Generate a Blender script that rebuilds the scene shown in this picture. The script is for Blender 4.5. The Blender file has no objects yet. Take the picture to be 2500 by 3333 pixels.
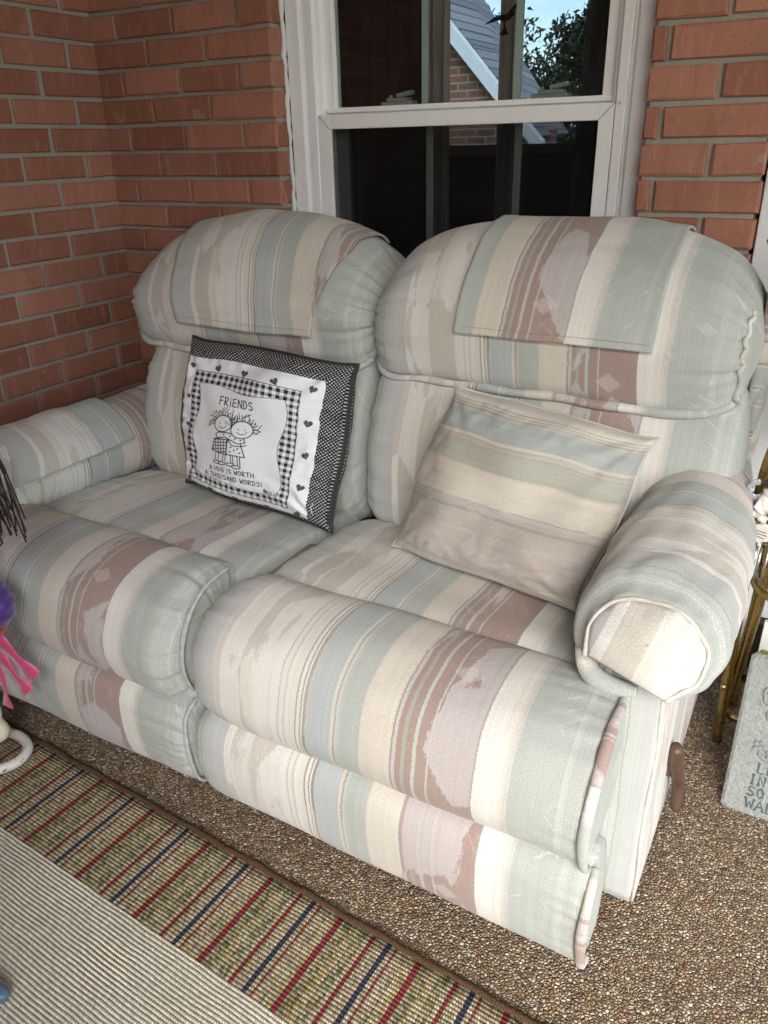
import bpy, bmesh, math, random
import numpy as np
from mathutils import Vector, Matrix, noise
R = math.radians
random.seed(7)
rng = np.random.RandomState(11)
scene = bpy.context.scene
COL = scene.collection

# ------------------------------------------------------------------ objects
def tag(o, label=None, cat=None, group=None, kind=None):
    if label: o['label'] = label
    if cat: o['category'] = cat
    if group: o['group'] = group
    if kind: o['kind'] = kind
    return o

def empty(name, loc=(0, 0, 0), **k):
    o = bpy.data.objects.new(name, None)
    o.empty_display_size = .05
    COL.objects.link(o)
    o.location = loc
    return tag(o, **k)

def link(name, me, mat, parent=None, smooth=True):
    o = bpy.data.objects.new(name, me)
    COL.objects.link(o)
    if mat:
        me.materials.append(mat)
    if smooth:
        me.polygons.foreach_set('use_smooth', [True] * len(me.polygons))
    if parent:
        o.parent = parent
        # vertices are written in world space: undo the parent's place
        o.matrix_parent_inverse = Matrix.Translation(parent.location).inverted()
    return o

class MB:
    """collects shapes into one mesh (world coordinates)"""
    def __init__(s):
        s.v = []; s.f = []; s.uv = []
    def add(s, V, F, UV=None):
        n = len(s.v)
        s.v += [tuple(float(c) for c in p) for p in V]
        s.f += [tuple(int(i) + n for i in f) for f in F]
        s.uv += [tuple(q) for q in UV] if UV is not None else [(p[0] / .74, p[2]) for p in V]
        return s
    def box(s, a, b, M=None):
        x0, y0, z0 = a; x1, y1, z1 = b
        V = [Vector(p) for p in [(x0,y0,z0),(x1,y0,z0),(x1,y1,z0),(x0,y1,z0),(x0,y0,z1),(x1,y0,z1),(x1,y1,z1),(x0,y1,z1)]]
        if M: V = [M @ p for p in V]
        return s.add(V, [(0,3,2,1),(4,5,6,7),(0,1,5,4),(1,2,6,5),(2,3,7,6),(3,0,4,7)])
    def tube(s, path, r, n=12, caps=True, flat=1.0, uvu=None, closed=False, uvk=1.):
        P = [Vector(p) for p in path]
        m = len(P)
        rs = r if isinstance(r, (list, tuple)) else [r] * m
        V = []; UV = []; up = None; L = 0
        for i, p in enumerate(P):
            if closed: t = (P[(i+1) % m] - P[i-1]).normalized()
            else: t = (P[min(i+1, m-1)] - P[max(i-1, 0)]).normalized()
            if up is None:
                up = Vector((0, 0, 1)) if abs(t.z) < .9 else Vector((1, 0, 0))
            a = t.cross(up).normalized(); b = a.cross(t).normalized(); up = b
            if i: L += (P[i] - P[i-1]).length
            for k in range(n):
                w = 2 * math.pi * k / n
                V.append(p + a * (math.cos(w) * rs[i]) + b * (math.sin(w) * rs[i] * flat))
                UV.append(((uvu or 0) + L / .74 * uvk, k / n * .05) if uvu is not None else (k / n * .05, L))
        F = []
        for i in range(m if closed else m - 1):
            for k in range(n):
                j = (i + 1) % m
                F.append((i*n+k, i*n+(k+1) % n, j*n+(k+1) % n, j*n+k))
        if caps and not closed:
            F.append(tuple(range(n))[::-1]); F.append(tuple(range((m-1)*n, m*n)))
        return s.add(V, F, UV)
    def ball(s, c, r, nu=16, nv=10, M=None):
        c = Vector(c); rr = Vector(r) if hasattr(r, '__len__') else Vector((r, r, r))
        V = []; F = []
        for j in range(nv + 1):
            th = math.pi * j / nv
            for i in range(nu):
                ph = 2 * math.pi * i / nu
                q = Vector((rr.x*math.sin(th)*math.cos(ph), rr.y*math.sin(th)*math.sin(ph), rr.z*math.cos(th)))
                if M: q = M @ q
                V.append(c + q)
        for j in range(nv):
            for i in range(nu):
                F.append((j*nu+i, (j+1)*nu+i, (j+1)*nu+(i+1) % nu, j*nu+(i+1) % nu))
        return s.add(V, F)
    def build(s, name, mat, parent=None, smooth=True, bevel=0, seg=2):
        me = bpy.data.meshes.new(name)
        me.from_pydata(s.v, [], s.f)
        uvl = me.uv_layers.new(name='UVMap')
        li = np.zeros(len(me.loops), dtype=np.int32); me.loops.foreach_get('vertex_index', li)
        uvl.data.foreach_set('uv', np.array(s.uv, dtype=np.float32)[li].ravel())
        me.validate(); me.update()
        o = link(name, me, mat, parent, smooth)
        if bevel:
            m = o.modifiers.new('b', 'BEVEL'); m.width = bevel; m.segments = seg; m.limit_method = 'ANGLE'
            m.harden_normals = False
        return o

def smooth_path(pts, n=8, closed=False):
    P = [Vector(p) for p in pts]; m = len(P); out = []
    rng_ = range(m) if closed else range(m - 1)
    for i in rng_:
        if closed: a, b, c, d = P[i-1], P[i], P[(i+1) % m], P[(i+2) % m]
        else: a, b, c, d = P[max(i-1, 0)], P[i], P[i+1], P[min(i+2, m-1)]
        for k in range(n):
            t = k / n
            out.append(.5 * ((2*b) + (c-a)*t + (2*a-5*b+4*c-d)*t*t + (3*b-a-3*c+d)*t**3))
    if not closed: out.append(P[-1])
    return out

# ------------------------------------------------------------------ nodes
def lin(c):
    return tuple((x/255/12.92 if x/255 <= .04045 else ((x/255+.055)/1.055)**2.4) for x in c) + (1,)

class NT:
    def __init__(s, mat):
        s.t = mat.node_tree; s.t.nodes.clear()
    def n(s, typ, **k):
        nd = s.t.nodes.new(typ)
        ins = k.pop('ins', {})
        for a, b in k.items(): setattr(nd, a, b)
        for a, b in ins.items():
            if isinstance(b, bpy.types.NodeSocket): s.t.links.new(b, nd.inputs[a])
            elif b is not None: nd.inputs[a].default_value = b
        return nd
    def m(s, op, a, b=None, c=None, clamp=False):
        return s.n('ShaderNodeMath', operation=op, use_clamp=clamp, ins={0: a, 1: b, 2: c}).outputs[0]
    def mix(s, f, a, b, mode='MIX'):
        nd = s.n('ShaderNodeMix', data_type='RGBA', blend_type=mode)
        for k, v in ((0, f), (6, a), (7, b)):
            if isinstance(v, bpy.types.NodeSocket): s.t.links.new(v, nd.inputs[k])
            else: nd.inputs[k].default_value = v
        return nd.outputs[2]
    def noise(s, vec, scale, detail=2, rough=.5, dist=0, dim='3D'):
        return s.n('ShaderNodeTexNoise', noise_dimensions=dim, ins={'Vector': vec, 'Scale': scale, 'Detail': detail, 'Roughness': rough, 'Distortion': dist}).outputs['Fac']
    def ramp(s, fac, stops, interp='CONSTANT'):
        nd = s.n('ShaderNodeValToRGB', ins={0: fac}); cr = nd.color_ramp; cr.interpolation = interp
        while len(cr.elements) > 1: cr.elements.remove(cr.elements[-1])
        cr.elements[0].position = stops[0][0]; cr.elements[0].color = stops[0][1]
        for p, c in stops[1:]:
            e = cr.elements.new(p); e.color = c
        return nd.outputs[0]
    def xyz(s, x=0., y=0., z=0.):
        return s.n('ShaderNodeCombineXYZ', ins={0: x, 1: y, 2: z}).outputs[0]
    def bump(s, h, strength=.5, dist=.002, nrm=None):
        return s.n('ShaderNodeBump', ins={'Height': h, 'Strength': strength, 'Distance': dist, 'Normal': nrm}).outputs[0]
    def out(s, col, rough=.6, bump=None, metal=0., spec=.5, **extra):
        ins = {'Base Color': col, 'Roughness': rough, 'Metallic': metal, 'Specular IOR Level': spec}
        ins.update(extra)
        b = s.n('ShaderNodeBsdfPrincipled', ins=ins)
        if bump is not None: s.t.links.new(bump, b.inputs['Normal'])
        s.n('ShaderNodeOutputMaterial', ins={0: b.outputs[0]})
        return b

def newmat(name):
    m = bpy.data.materials.new(name); m.use_nodes = True
    return m, NT(m)

def simple(name, c, rough=.6, metal=0., spec=.5, var=.12, nscale=25., bmp=.15, bscale=200., **extra):
    m, t = newmat(name)
    tc = t.n('ShaderNodeTexCoord').outputs['Object']
    nz = t.noise(tc, nscale, 4)
    c1 = tuple(x * (1 - var) for x in c[:3]) + (1,); c2 = tuple(min(1, x * (1 + var)) for x in c[:3]) + (1,)
    col = t.mix(nz, c1, c2)
    rr = t.m('MULTIPLY_ADD', nz, .2, rough - .1)
    bp = t.bump(t.noise(tc, bscale, 3), bmp, .001) if bmp else None
    t.out(col, rr, bp, metal, spec, **extra)
    return m

# ------------------------------------------------------------------ striped upholstery
SAGE = (158,163,153); SAGE2 = (168,172,162); GREY = (172,171,167); WHITE = (206,201,191); TAUPE = (184,173,158)
CREAM = (202,195,181); BLUE = (161,168,168); PEACH = (194,181,163); RUST = (154,122,110); LILAC = (178,167,164)
BROWN = (142,132,118); OLIVE = (146,148,132)

def fabric(name, gain=1.0, sat=.72, swap=None):
    m, t = newmat(name)
    uvn = t.n('ShaderNodeUVMap', uv_map='UVMap').outputs[0]
    sp = t.n('ShaderNodeSeparateXYZ', ins={0: uvn})
    u, v = sp.outputs[0], sp.outputs[1]
    um = t.m('MULTIPLY', u, .74)
    # slow meander plus frayed thread edge
    n1 = t.noise(t.xyz(t.m('MULTIPLY', um, 5.), t.m('MULTIPLY', v, 7.)), 1., 2)
    n2 = t.noise(t.xyz(t.m('MULTIPLY', um, 60.), t.m('MULTIPLY', v, 420.)), 1., 1)
    du = t.m('ADD', t.m('MULTIPLY_ADD', n1, .016, -.008), t.m('MULTIPLY_ADD', n2, .007, -.0035))
    uu = t.m('FRACT', t.m('ADD', t.m('ADD', u, du), 10.))
    def g(c):
        if swap and c in swap: c = swap[c]
        c = tuple(q*.92+w*.08 for q, w in zip(c, (203, 200, 192)))
        k = .3*c[0]+.55*c[1]+.15*c[2]
        return tuple(min(1, x * gain) for x in lin(tuple((k+(q-k)*sat)*w for q, w in zip(c, (.992, 1., 1.008))))[:3]) + (1,)
    A = [(0,SAGE),(.03,SAGE2),(.036,SAGE),(.046,SAGE2),(.058,OLIVE),(.062,SAGE2),(.075,GREY),(.085,SAGE2),(.092,GREY),(.131,WHITE),(.150,TAUPE),(.204,CREAM),(.235,WHITE),
         (.284,CREAM),(.288,WHITE),(.297,TAUPE),(.300,WHITE),(.312,TAUPE),(.315,WHITE),(.327,TAUPE),(.331,WHITE),(.343,CREAM),(.357,BROWN),(.362,WHITE),(.368,BROWN),(.3725,WHITE),(.378,BROWN),(.383,GREY),(.388,BLUE),(.447,PEACH)]
    B = [(0,BLUE),(.447,PEACH),(.456,BROWN),(.459,SAGE2),(.466,SAGE),(.519,TAUPE),(.523,PEACH),(.590,BROWN),(.594,LILAC),(.603,RUST),(.616,OLIVE),(.622,RUST),(.640,SAGE2),(.646,RUST),(.668,SAGE2),(.674,RUST),(.762,BROWN),(.766,WHITE),(.806,CREAM),(.822,PEACH),(.832,GREY),(.838,SAGE),(.93,SAGE2),(.945,SAGE),(.965,SAGE2),(.972,SAGE)]
    ra = t.ramp(uu, [(p, g(c)) for p, c in A]); rb = t.ramp(uu, [(p, g(c)) for p, c in B])
    half = t.m('GREATER_THAN', uu, .447)
    base = t.mix(half, ra, rb)
    A2 = [(0,SAGE2),(.046,SAGE),(.092,SAGE2),(.131,TAUPE),(.150,WHITE),(.204,TAUPE),(.284,CREAM),(.388,GREY),(.447,CREAM),(.466,SAGE2),(.519,CREAM),(.594,RUST),(.603,LILAC),(.762,CREAM),(.806,WHITE),(.838,SAGE2),(.93,SAGE)]
    alt = t.ramp(uu, [(p, g(c)) for p, c in A2])
    # big painterly patches with dithered thread edges
    fine = t.noise(t.xyz(t.m('MULTIPLY', um, 260.), t.m('MULTIPLY', v, 700.)), 1., 1)
    big = t.noise(t.xyz(t.m('MULTIPLY', um, 17.), t.m('MULTIPLY', v, 5.), 3.1), 1., 6, .62, .5)
    frv = t.noise(t.xyz(t.m('MULTIPLY', um, 150.), t.m('MULTIPLY', v, 60.), 5.), 1., 3, .7)
    vor = t.n('ShaderNodeTexVoronoi', feature='F1', ins={'Vector': t.xyz(t.m('ADD', t.m('MULTIPLY', um, 15.), t.m('MULTIPLY_ADD', frv, .34, t.m('MULTIPLY', v, 2.2))), t.m('ADD', t.m('MULTIPLY', v, 6.5), t.m('MULTIPLY', fine, .16)), 1.7), 'Scale': 1., 'Randomness': .95}).outputs['Color']
    vr = t.n('ShaderNodeSeparateColor', ins={0: vor}).outputs[0]
    big2 = t.m('ADD', t.m('MULTIPLY', vr, .55), t.m('MULTIPLY_ADD', big, .9, t.m('MULTIPLY_ADD', fine, .16, -.08)))
    pm = t.m('GREATER_THAN', big2, .74)
    # patches strong in taupe/white and rust/lilac bands, light elsewhere
    inA = t.m('MULTIPLY', t.m('GREATER_THAN', uu, .131), t.m('LESS_THAN', uu, .29))
    inB = t.m('MULTIPLY', t.m('GREATER_THAN', uu, .594), t.m('LESS_THAN', uu, .765))
    wgt = t.m('ADD', t.m('MULTIPLY', t.m('ADD', inA, inB), .62), .22)
    col = t.mix(t.m('MULTIPLY', pm, wgt), base, alt)
    # diagonal scratch marks
    rot = t.n('ShaderNodeVectorRotate', rotation_type='Z_AXIS', ins={'Vector': t.xyz(um, v), 'Angle': R(38)}).outputs[0]
    rs = t.n('ShaderNodeSeparateXYZ', ins={0: rot})
    sc = t.noise(t.xyz(t.m('MULTIPLY', rs.outputs[0], 120.), t.m('MULTIPLY', rs.outputs[1], 12.), 7.), 1., 2, .55, .3)
    gate = t.noise(t.xyz(t.m('MULTIPLY', um, 12.), t.m('MULTIPLY', v, 9.), 9.), 1., 1)
    sm = t.m('MULTIPLY', t.m('GREATER_THAN', t.m('ADD', sc, t.m('MULTIPLY_ADD', fine, .20, -.10)), .655), t.m('GREATER_THAN', gate, .50))
    rot2 = t.n('ShaderNodeVectorRotate', rotation_type='Z_AXIS', ins={'Vector': t.xyz(um, v), 'Angle': R(-52)}).outputs[0]
    rs2 = t.n('ShaderNodeSeparateXYZ', ins={0: rot2})
    sc2 = t.noise(t.xyz(t.m('MULTIPLY', rs2.outputs[0], 110.), t.m('MULTIPLY', rs2.outputs[1], 10.), 17.), 1., 2, .55, .3)
    sm2 = t.m('MULTIPLY', t.m('GREATER_THAN', t.m('ADD', sc2, t.m('MULTIPLY_ADD', fine, .2, -.10)), .65), t.m('GREATER_THAN', gate, .53))
    sm = t.m('MAXIMUM', sm, sm2)
    ispeach = t.m('MULTIPLY', t.m('GREATER_THAN', uu, .519), t.m('LESS_THAN', uu, .594))
    scol = t.mix(ispeach, g((205,200,188)), g((165,146,124)))
    hi = t.m('MULTIPLY_ADD', t.m('GREATER_THAN', uu, .83), .65, t.m('MULTIPLY', t.m('GREATER_THAN', uu, .52), .35))
    col = t.mix(t.m('MULTIPLY', t.m('MULTIPLY', sm, .40), hi), col, scol)
    # pale woven diamonds
    def diamond(uc, v0, per, size):
        dv = t.m('ABSOLUTE', t.m('SUBTRACT', t.m('FRACT', t.m('DIVIDE', t.m('ADD', v, v0), per)), .5))
        d = t.m('ADD', t.m('MULTIPLY', t.m('ABSOLUTE', t.m('SUBTRACT', uu, uc)), .74), t.m('MULTIPLY', dv, per * 1.3))
        return t.m('LESS_THAN', t.m('ADD', d, t.m('MULTIPLY_ADD', fine, .014, -.007)), size)
    dm = t.m('MAXIMUM', diamond(.70, 5.06, .47, .024), diamond(.905, 5.13, .57, .020))
    col = t.mix(t.m('MULTIPLY', dm, .30), col, g((204,198,190)))
    # thread grain
    gr = t.noise(t.xyz(t.m('MULTIPLY', um, 900.), t.m('MULTIPLY', v, 450.)), 1., 2, .6)
    rib = t.m('MULTIPLY_ADD', t.m('SINE', t.m('MULTIPLY', um, 1900.)), .05, 0.)
    k = t.m('ADD', t.m('MULTIPLY_ADD', gr, .80, .60), rib)
    stk = t.noise(t.xyz(t.m('MULTIPLY', um, 190.), t.m('MULTIPLY', v, 1.6), 4.), 1., 3, .7)
    k = t.m('ADD', k, t.m('MULTIPLY_ADD', stk, .34, -.17))
    spk = t.m('GREATER_THAN', t.noise(t.xyz(t.m('MULTIPLY', um, 520.), t.m('MULTIPLY', v, 420.), 2.), 1., 2), .60)
    k = t.m('ADD', k, t.m('MULTIPLY_ADD', spk, .18, -.03))
    slow = t.m('MULTIPLY_ADD', t.noise(t.xyz(t.m('MULTIPLY', um, 3.), t.m('MULTIPLY', v, 3.), 1.), 1., 3), .16, .92)
    col = t.mix(1., col, t.n('ShaderNodeCombineXYZ', ins={0: t.m('MULTIPLY', k, slow), 1: t.m('MULTIPLY', k, slow), 2: t.m('MULTIPLY', k, slow)}).outputs[0], 'MULTIPLY')
    tcg = t.n('ShaderNodeTexCoord').outputs['Object']
    sag = t.noise(tcg, 9., 3)
    b1 = t.bump(sag, .35, .012)
    b2 = t.bump(gr, .55, .0012, b1)
    t.out(col, .88, b2, 0., .25, **{'Sheen Weight': .15, 'Sheen Roughness': .6})
    return m

FAB = fabric('upholstery_fabric', 1.08)

# ------------------------------------------------------------------ soft shapes
def nz(x, y, z, s):
    return noise.noise(Vector((x*s, y*s, z*s)))

def resample(ctrl, n, closed=True):
    P = [Vector((a, b, 0)) for a, b in ctrl]
    S = smooth_path(P, 12, closed)
    if closed: S.append(S[0])
    L = [0]
    for i in range(1, len(S)): L.append(L[-1] + (S[i]-S[i-1]).length)
    out = []; T = L[-1]; j = 0
    for k in range(n if closed else n):
        d = T * k / (n if closed else n - 1)
        while j < len(L)-2 and L[j+1] < d: j += 1
        f = (d - L[j]) / max(1e-9, L[j+1]-L[j])
        q = S[j].lerp(S[j+1], f); out.append((q.x, q.y))
    return out, T

def loft(name, ctrl, x0, x1, endr=(.05, .05), smin=(.55, .55), parent=None, uv=(0., 1.), v0=0., nu=90, nv=140,
         pucker=.006, lump=.004, deform=None, mat=None, seed=0., power=2.0, axis='x', ctrl_c=None):
    """closed section swept along an axis, puffed at both ends. section is (y,z) for axis x, (x,z) for axis y"""
    prof, T = resample(ctrl, nv)
    cy = sum(p[0] for p in prof)/nv; cz = sum(p[1] for p in prof)/nv
    if ctrl_c: cy, cz = ctrl_c
    W = x1 - x0
    V = []; UV = []
    for i in range(nu + 1):
        a = i / nu
        u = .5 - .5*math.cos(math.pi*a) if True else a
        u = .55*u + .45*a
        x = x0 + W*u
        s = 1.
        for d, r, sm in ((abs(W)*u, endr[0], smin[0]), (abs(W)*(1-u), endr[1], smin[1])):
            if d < r:
                e = max(0., 1 - (1 - d/r)**power)**(1/power)
                s *= sm + (1-sm)*e
        dend = min(abs(W)*u, abs(W)*(1-u))
        for k, (py, pz) in enumerate(prof + [prof[0]]):
            vv = k / nv
            dy, dz = py-cy, pz-cz; l = math.hypot(dy, dz) or 1
            y = cy + dy*s; z = cz + dz*s
            kk = k % nv
            an = 2*math.pi*kk/nv
            pk = nz(math.cos(an)*3.2+seed, math.sin(an)*3.2, x*2.5, 2.3) * pucker * math.exp(-dend/.055)
            pk2 = nz(math.cos(an)*9+seed, math.sin(an)*9, x*6, 1.6) * pucker*.5 * math.exp(-dend/.03)
            lm = nz(x*3.2+seed, y*6, z*6, 1.7) * lump
            dd = pk + pk2 + lm
            y += dy/l*dd; z += dz/l*dd
            if deform: x_, y, z = deform(x, y, z, u, vv)
            else: x_ = x
            V.append((x_, y, z) if axis == 'x' else (y, x_, z))
            UV.append((uv[0] + (uv[1]-uv[0])*u, v0 + vv*T))
    w = nv + 1
    F = []
    for i in range(nu):
        for k in range(nv):
            q = (i*w+k, i*w+k+1, (i+1)*w+k+1, (i+1)*w+k)
            F.append(q if axis == 'x' else q[::-1])
    # caps as fans
    for i, flip in ((0, 1), (nu, 0)):
        c = Vector((0, 0, 0))
        for k in range(nv): c += Vector(V[i*w+k])
        c /= nv
        rings = 5; prev = [i*w+k for k in range(nv)]
        sgn = (-1 if i == 0 else 1) * (1 if W > 0 else -1)
        for rr in range(1, rings):
            f = 1 - rr/rings; idx = []
            for k in range(nv):
                p = c + (Vector(V[i*w+k]) - c)*f
                bul = sgn*min(endr[0 if i == 0 else 1], .05)*.25*(1-f*f)
                if axis == 'x': p.x += bul
                else: p.y += bul
                V.append(tuple(p)); UV.append((UV[i*w+k][0] + sgn*(1-f)*.06, UV[i*w+k][1])); idx.append(len(V)-1)
            for k in range(nv):
                q = (prev[k], prev[(k+1) % nv], idx[(k+1) % nv], idx[k])
                q = q if flip else q[::-1]
                F.append(q if axis != 'x' else q[::-1])
            prev = idx
        F.append(tuple(prev) if flip else tuple(prev[::-1]))
    mb = MB(); mb.add(V, F, UV)
    o = mb.build(name, mat or FAB, parent)
    bm = bmesh.new(); bm.from_mesh(o.data); bmesh.ops.recalc_face_normals(bm, faces=bm.faces); bm.to_mesh(o.data); bm.free()
    o.data.polygons.foreach_set('use_smooth', [True]*len(o.data.polygons))
    return o, prof, (cy, cz)

# ================================================================== CAMERA
yaw, pitch, roll = -0.5320, -0.4410, -0.0233
FPX = 2543.77
ca, sa = math.cos(yaw), math.sin(yaw); cb, sb = math.cos(pitch), math.sin(pitch); cg, sg = math.cos(roll), math.sin(roll)
fw = Vector((sa*cb, ca*cb, sb)); r0 = Vector((ca, -sa, 0)); u0 = r0.cross(fw)
rt = cg*r0 + sg*u0; up = -sg*r0 + cg*u0
cam = bpy.data.cameras.new('camera'); co = bpy.data.objects.new('camera', cam); COL.objects.link(co)
co.matrix_world = Matrix(((rt.x, up.x, -fw.x, 1.9363), (rt.y, up.y, -fw.y, -1.7696), (rt.z, up.z, -fw.z, 1.17), (0, 0, 0, 1)))
cam.sensor_fit = 'HORIZONTAL'; cam.sensor_width = 36; cam.lens = FPX/2500*36
cam.clip_start = .02; cam.clip_end = 500
scene.camera = co

# ================================================================== MATERIALS
def brick_mat():
    m, t = newmat('brick_and_mortar')
    tc = t.n('ShaderNodeTexCoord').outputs['Object']
    at = t.n('ShaderNodeVertexColor', layer_name='brick').outputs['Color']
    n1 = t.noise(tc, 14., 4, .6); n2 = t.noise(tc, 160., 3, .6)
    spx = t.n('ShaderNodeMapping', ins={'Vector': tc, 'Scale': (60., 60., 14.)}).outputs[0]
    n3 = t.noise(spx, 1., 3, .6)
    sep = t.n('ShaderNodeSeparateColor', ins={0: at})
    isb = t.m('GREATER_THAN', sep.outputs[0], .01)
    tone = sep.outputs[1]
    brick = t.mix(tone, lin((148, 98, 80)), lin((200, 144, 122)))
    brick = t.mix(t.m('MULTIPLY', t.m('MULTIPLY_ADD', n2, .8, n1, clamp=True), .5), brick, lin((126, 80, 66)))
    brick = t.mix(t.m('MULTIPLY', t.m('GREATER_THAN', n3, .62), .35), brick, lin((178, 124, 102)))
    pits = t.m('GREATER_THAN', n2, .70)
    brick = t.mix(t.m('MULTIPLY', pits, .55), brick, lin((92, 48, 36)))
    strk = t.noise(t.n('ShaderNodeMapping', ins={'Vector': tc, 'Scale': (38., 38., 8.)}).outputs[0], 1., 5, .7)
    brick = t.mix(t.m('MULTIPLY', t.m('GREATER_THAN', strk, .6), .16), brick, lin((212, 158, 134)))
    brick = t.mix(t.m('MULTIPLY', t.m('LESS_THAN', strk, .40), .18), brick, lin((112, 66, 52)))
    smear = t.m('GREATER_THAN', t.m('ADD', t.noise(tc, 7., 5, .7), t.m('MULTIPLY', n2, .1)), .715)
    brick = t.mix(t.m('MULTIPLY', smear, .5), brick, lin((168, 146, 130)))
    mort = t.mix(n2, lin((146, 143, 133)), lin((184, 180, 170)))
    mort = t.mix(t.m('MULTIPLY', n1, .5), mort, lin((112, 102, 88)))
    col = t.mix(isb, mort, brick)
    h = t.m('ADD', t.m('MULTIPLY', n2, .6), t.m('MULTIPLY', n3, .5))
    h = t.m('SUBTRACT', h, t.m('MULTIPLY', pits, .6))
    t.out(col, .85, t.bump(h, .7, .002), 0., .3)
    return m
BRICK = brick_mat()

def white_paint(name, c=(214, 216, 216), rough=.4):
    m, t = newmat(name)
    tc = t.n('ShaderNodeTexCoord').outputs['Object']
    n = t.noise(tc, 9., 4, .6); f = t.noise(tc, 120., 3)
    col = t.mix(n, lin(tuple(x-10 for x in c)), lin(c))
    col = t.mix(t.m('MULTIPLY', t.m('GREATER_THAN', f, .72), .25), col, lin((150, 148, 140)))
    t.out(col, t.m('MULTIPLY_ADD', n, .15, rough-.07), t.bump(f, .12, .0006))
    return m
VINYL = white_paint('white_vinyl', (248, 249, 250))
TRIM = white_paint('painted_trim', (224, 226, 226), .5)
GASKET = simple('dark_gasket', lin((28, 27, 26)), .5)
MUNTIN = simple('grey_green_grille', lin((206, 216, 211)), .5, var=.05)
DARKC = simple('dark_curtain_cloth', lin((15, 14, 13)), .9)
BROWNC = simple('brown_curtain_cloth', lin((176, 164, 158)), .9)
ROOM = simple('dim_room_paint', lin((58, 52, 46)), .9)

def glass_mat(name, tint, refl=1.0):
    m, t = newmat(name)
    tr = t.n('ShaderNodeBsdfTransparent', ins={0: tint}).outputs[0]
    gl = t.n('ShaderNodeBsdfGlossy', ins={0: (1, 1, 1, 1), 'Roughness': .02}).outputs[0]
    fr = t.n('ShaderNodeFresnel', ins={0: 1.5}).outputs[0]
    mx = t.n('ShaderNodeMixShader', ins={0: t.m('MULTIPLY', fr, refl, clamp=True), 1: tr, 2: gl}).outputs[0]
    t.n('ShaderNodeOutputMaterial', ins={0: mx})
    return m
GLASS = glass_mat('window_glass', (.88, .92, .92, 1), .8)

def screen_mat():
    m, t = newmat('bug_screen_mesh')
    tc = t.n('ShaderNodeTexCoord').outputs['Object']
    sp = t.n('ShaderNodeSeparateXYZ', ins={0: tc})
    w = t.m('SINE', t.m('MULTIPLY', sp.outputs[2], 2*math.pi/.0034))
    n = t.noise(tc, 90., 3)
    tr = t.n('ShaderNodeBsdfTransparent', ins={0: (1, 1, 1, 1)}).outputs[0]
    df = t.n('ShaderNodeBsdfDiffuse', ins={0: (.012, .012, .013, 1)}).outputs[0]
    fac = t.m('ADD', t.m('MULTIPLY_ADD', w, .06, .58), t.m('MULTIPLY', n, .12), clamp=True)
    mx = t.n('ShaderNodeMixShader', ins={0: fac, 1: tr, 2: df}).outputs[0]
    t.n('ShaderNodeOutputMaterial', ins={0: mx})
    return m
SCREEN = screen_mat()

def pebble_mat():
    m, t = newmat('exposed_pebble_concrete')
    tc = t.n('ShaderNodeTexCoord').outputs['Object']
    wob = t.n('ShaderNodeTexNoise', ins={'Vector': tc, 'Scale': 90., 'Detail': 1.}).outputs['Color']
    vec = t.n('ShaderNodeVectorMath', operation='MULTIPLY_ADD', ins={0: wob, 1: (.003, .003, .003), 2: tc}).outputs[0]
    v1 = t.n('ShaderNodeTexVoronoi', ins={'Vector': vec, 'Scale': 185.})
    v2 = t.n('ShaderNodeTexVoronoi', feature='DISTANCE_TO_EDGE', ins={'Vector': vec, 'Scale': 185.}).outputs['Distance']
    sp = t.n('ShaderNodeSeparateColor', ins={0: v1.outputs['Color']})
    cols = [(0,(112,84,58)),(.13,(150,124,92)),(.27,(168,156,138)),(.38,(92,72,56)),(.48,(188,176,156)),(.58,(134,104,72)),(.68,(74,66,60)),(.76,(160,120,76)),(.84,(200,190,172)),(.9,(120,112,104)),(.96,(104,58,44))]
    c = t.ramp(sp.outputs[0], [(p, lin(tuple(min(255, (x*.64+(138, 122, 102)[ii]*.38)*1.24+4) for ii, x in enumerate(q)))) for p, q in cols])
    c = t.mix(t.m('MULTIPLY', t.noise(tc, 500., 2), .35), c, lin((90, 74, 58)))
    gap = t.m('LESS_THAN', v2, .07)
    c = t.mix(gap, c, lin((76, 68, 58)))
    big = t.noise(tc, 2.2, 4)
    c = t.mix(t.m('MULTIPLY', t.m('GREATER_THAN', big, .5), .06), c, lin((60, 50, 40)))
    h = t.m('MINIMUM', t.m('MULTIPLY', v2, 2.6), 1.)
    h = t.m('ADD', h, t.m('MULTIPLY', sp.outputs[1], .5))
    t.out(c, .55, t.bump(h, 1., .004), 0., .4)
    return m
PEBBLE = pebble_mat()

def simple_ground(name, a, b, s):
    m, t = newmat(name)
    tc = t.n('ShaderNodeTexCoord').outputs['Object']
    t.out(t.mix(t.noise(tc, s, 5, .7), lin(a), lin(b)), .95, t.bump(t.noise(tc, s*8, 3), .6, .02), 0., .2)
    return m
LAWN = simple_ground('lawn_grass', (52, 66, 34), (92, 104, 60), 3.)

# ================================================================== GROUND, CEILING
def sheet(name, x0, y0, x1, y1, z, mat, **k):
    mb = MB(); mb.add([(x0,y0,z),(x1,y0,z),(x1,y1,z),(x0,y1,z)], [(0,1,2,3)])
    return tag(mb.build(name, mat, smooth=False), **k)
sheet('lawn', -200, -200, 200, 200, -.12, LAWN, kind='structure')
mb = MB(); mb.box((-.3, -3.0, -.11), (6.5, .25, 0.)); tag(mb.build('porch_floor', PEBBLE, smooth=False), kind='structure')
CEIL = white_paint('ceiling_paint', (190, 190, 186), .7)
mb = MB()
for i in range(22):
    mb.box((-.3+i*.31, -2.9, 2.55), (-.3+i*.31+.304, .2, 2.57))
tag(mb.build('porch_ceiling', CEIL, smooth=False), kind='structure')

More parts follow.
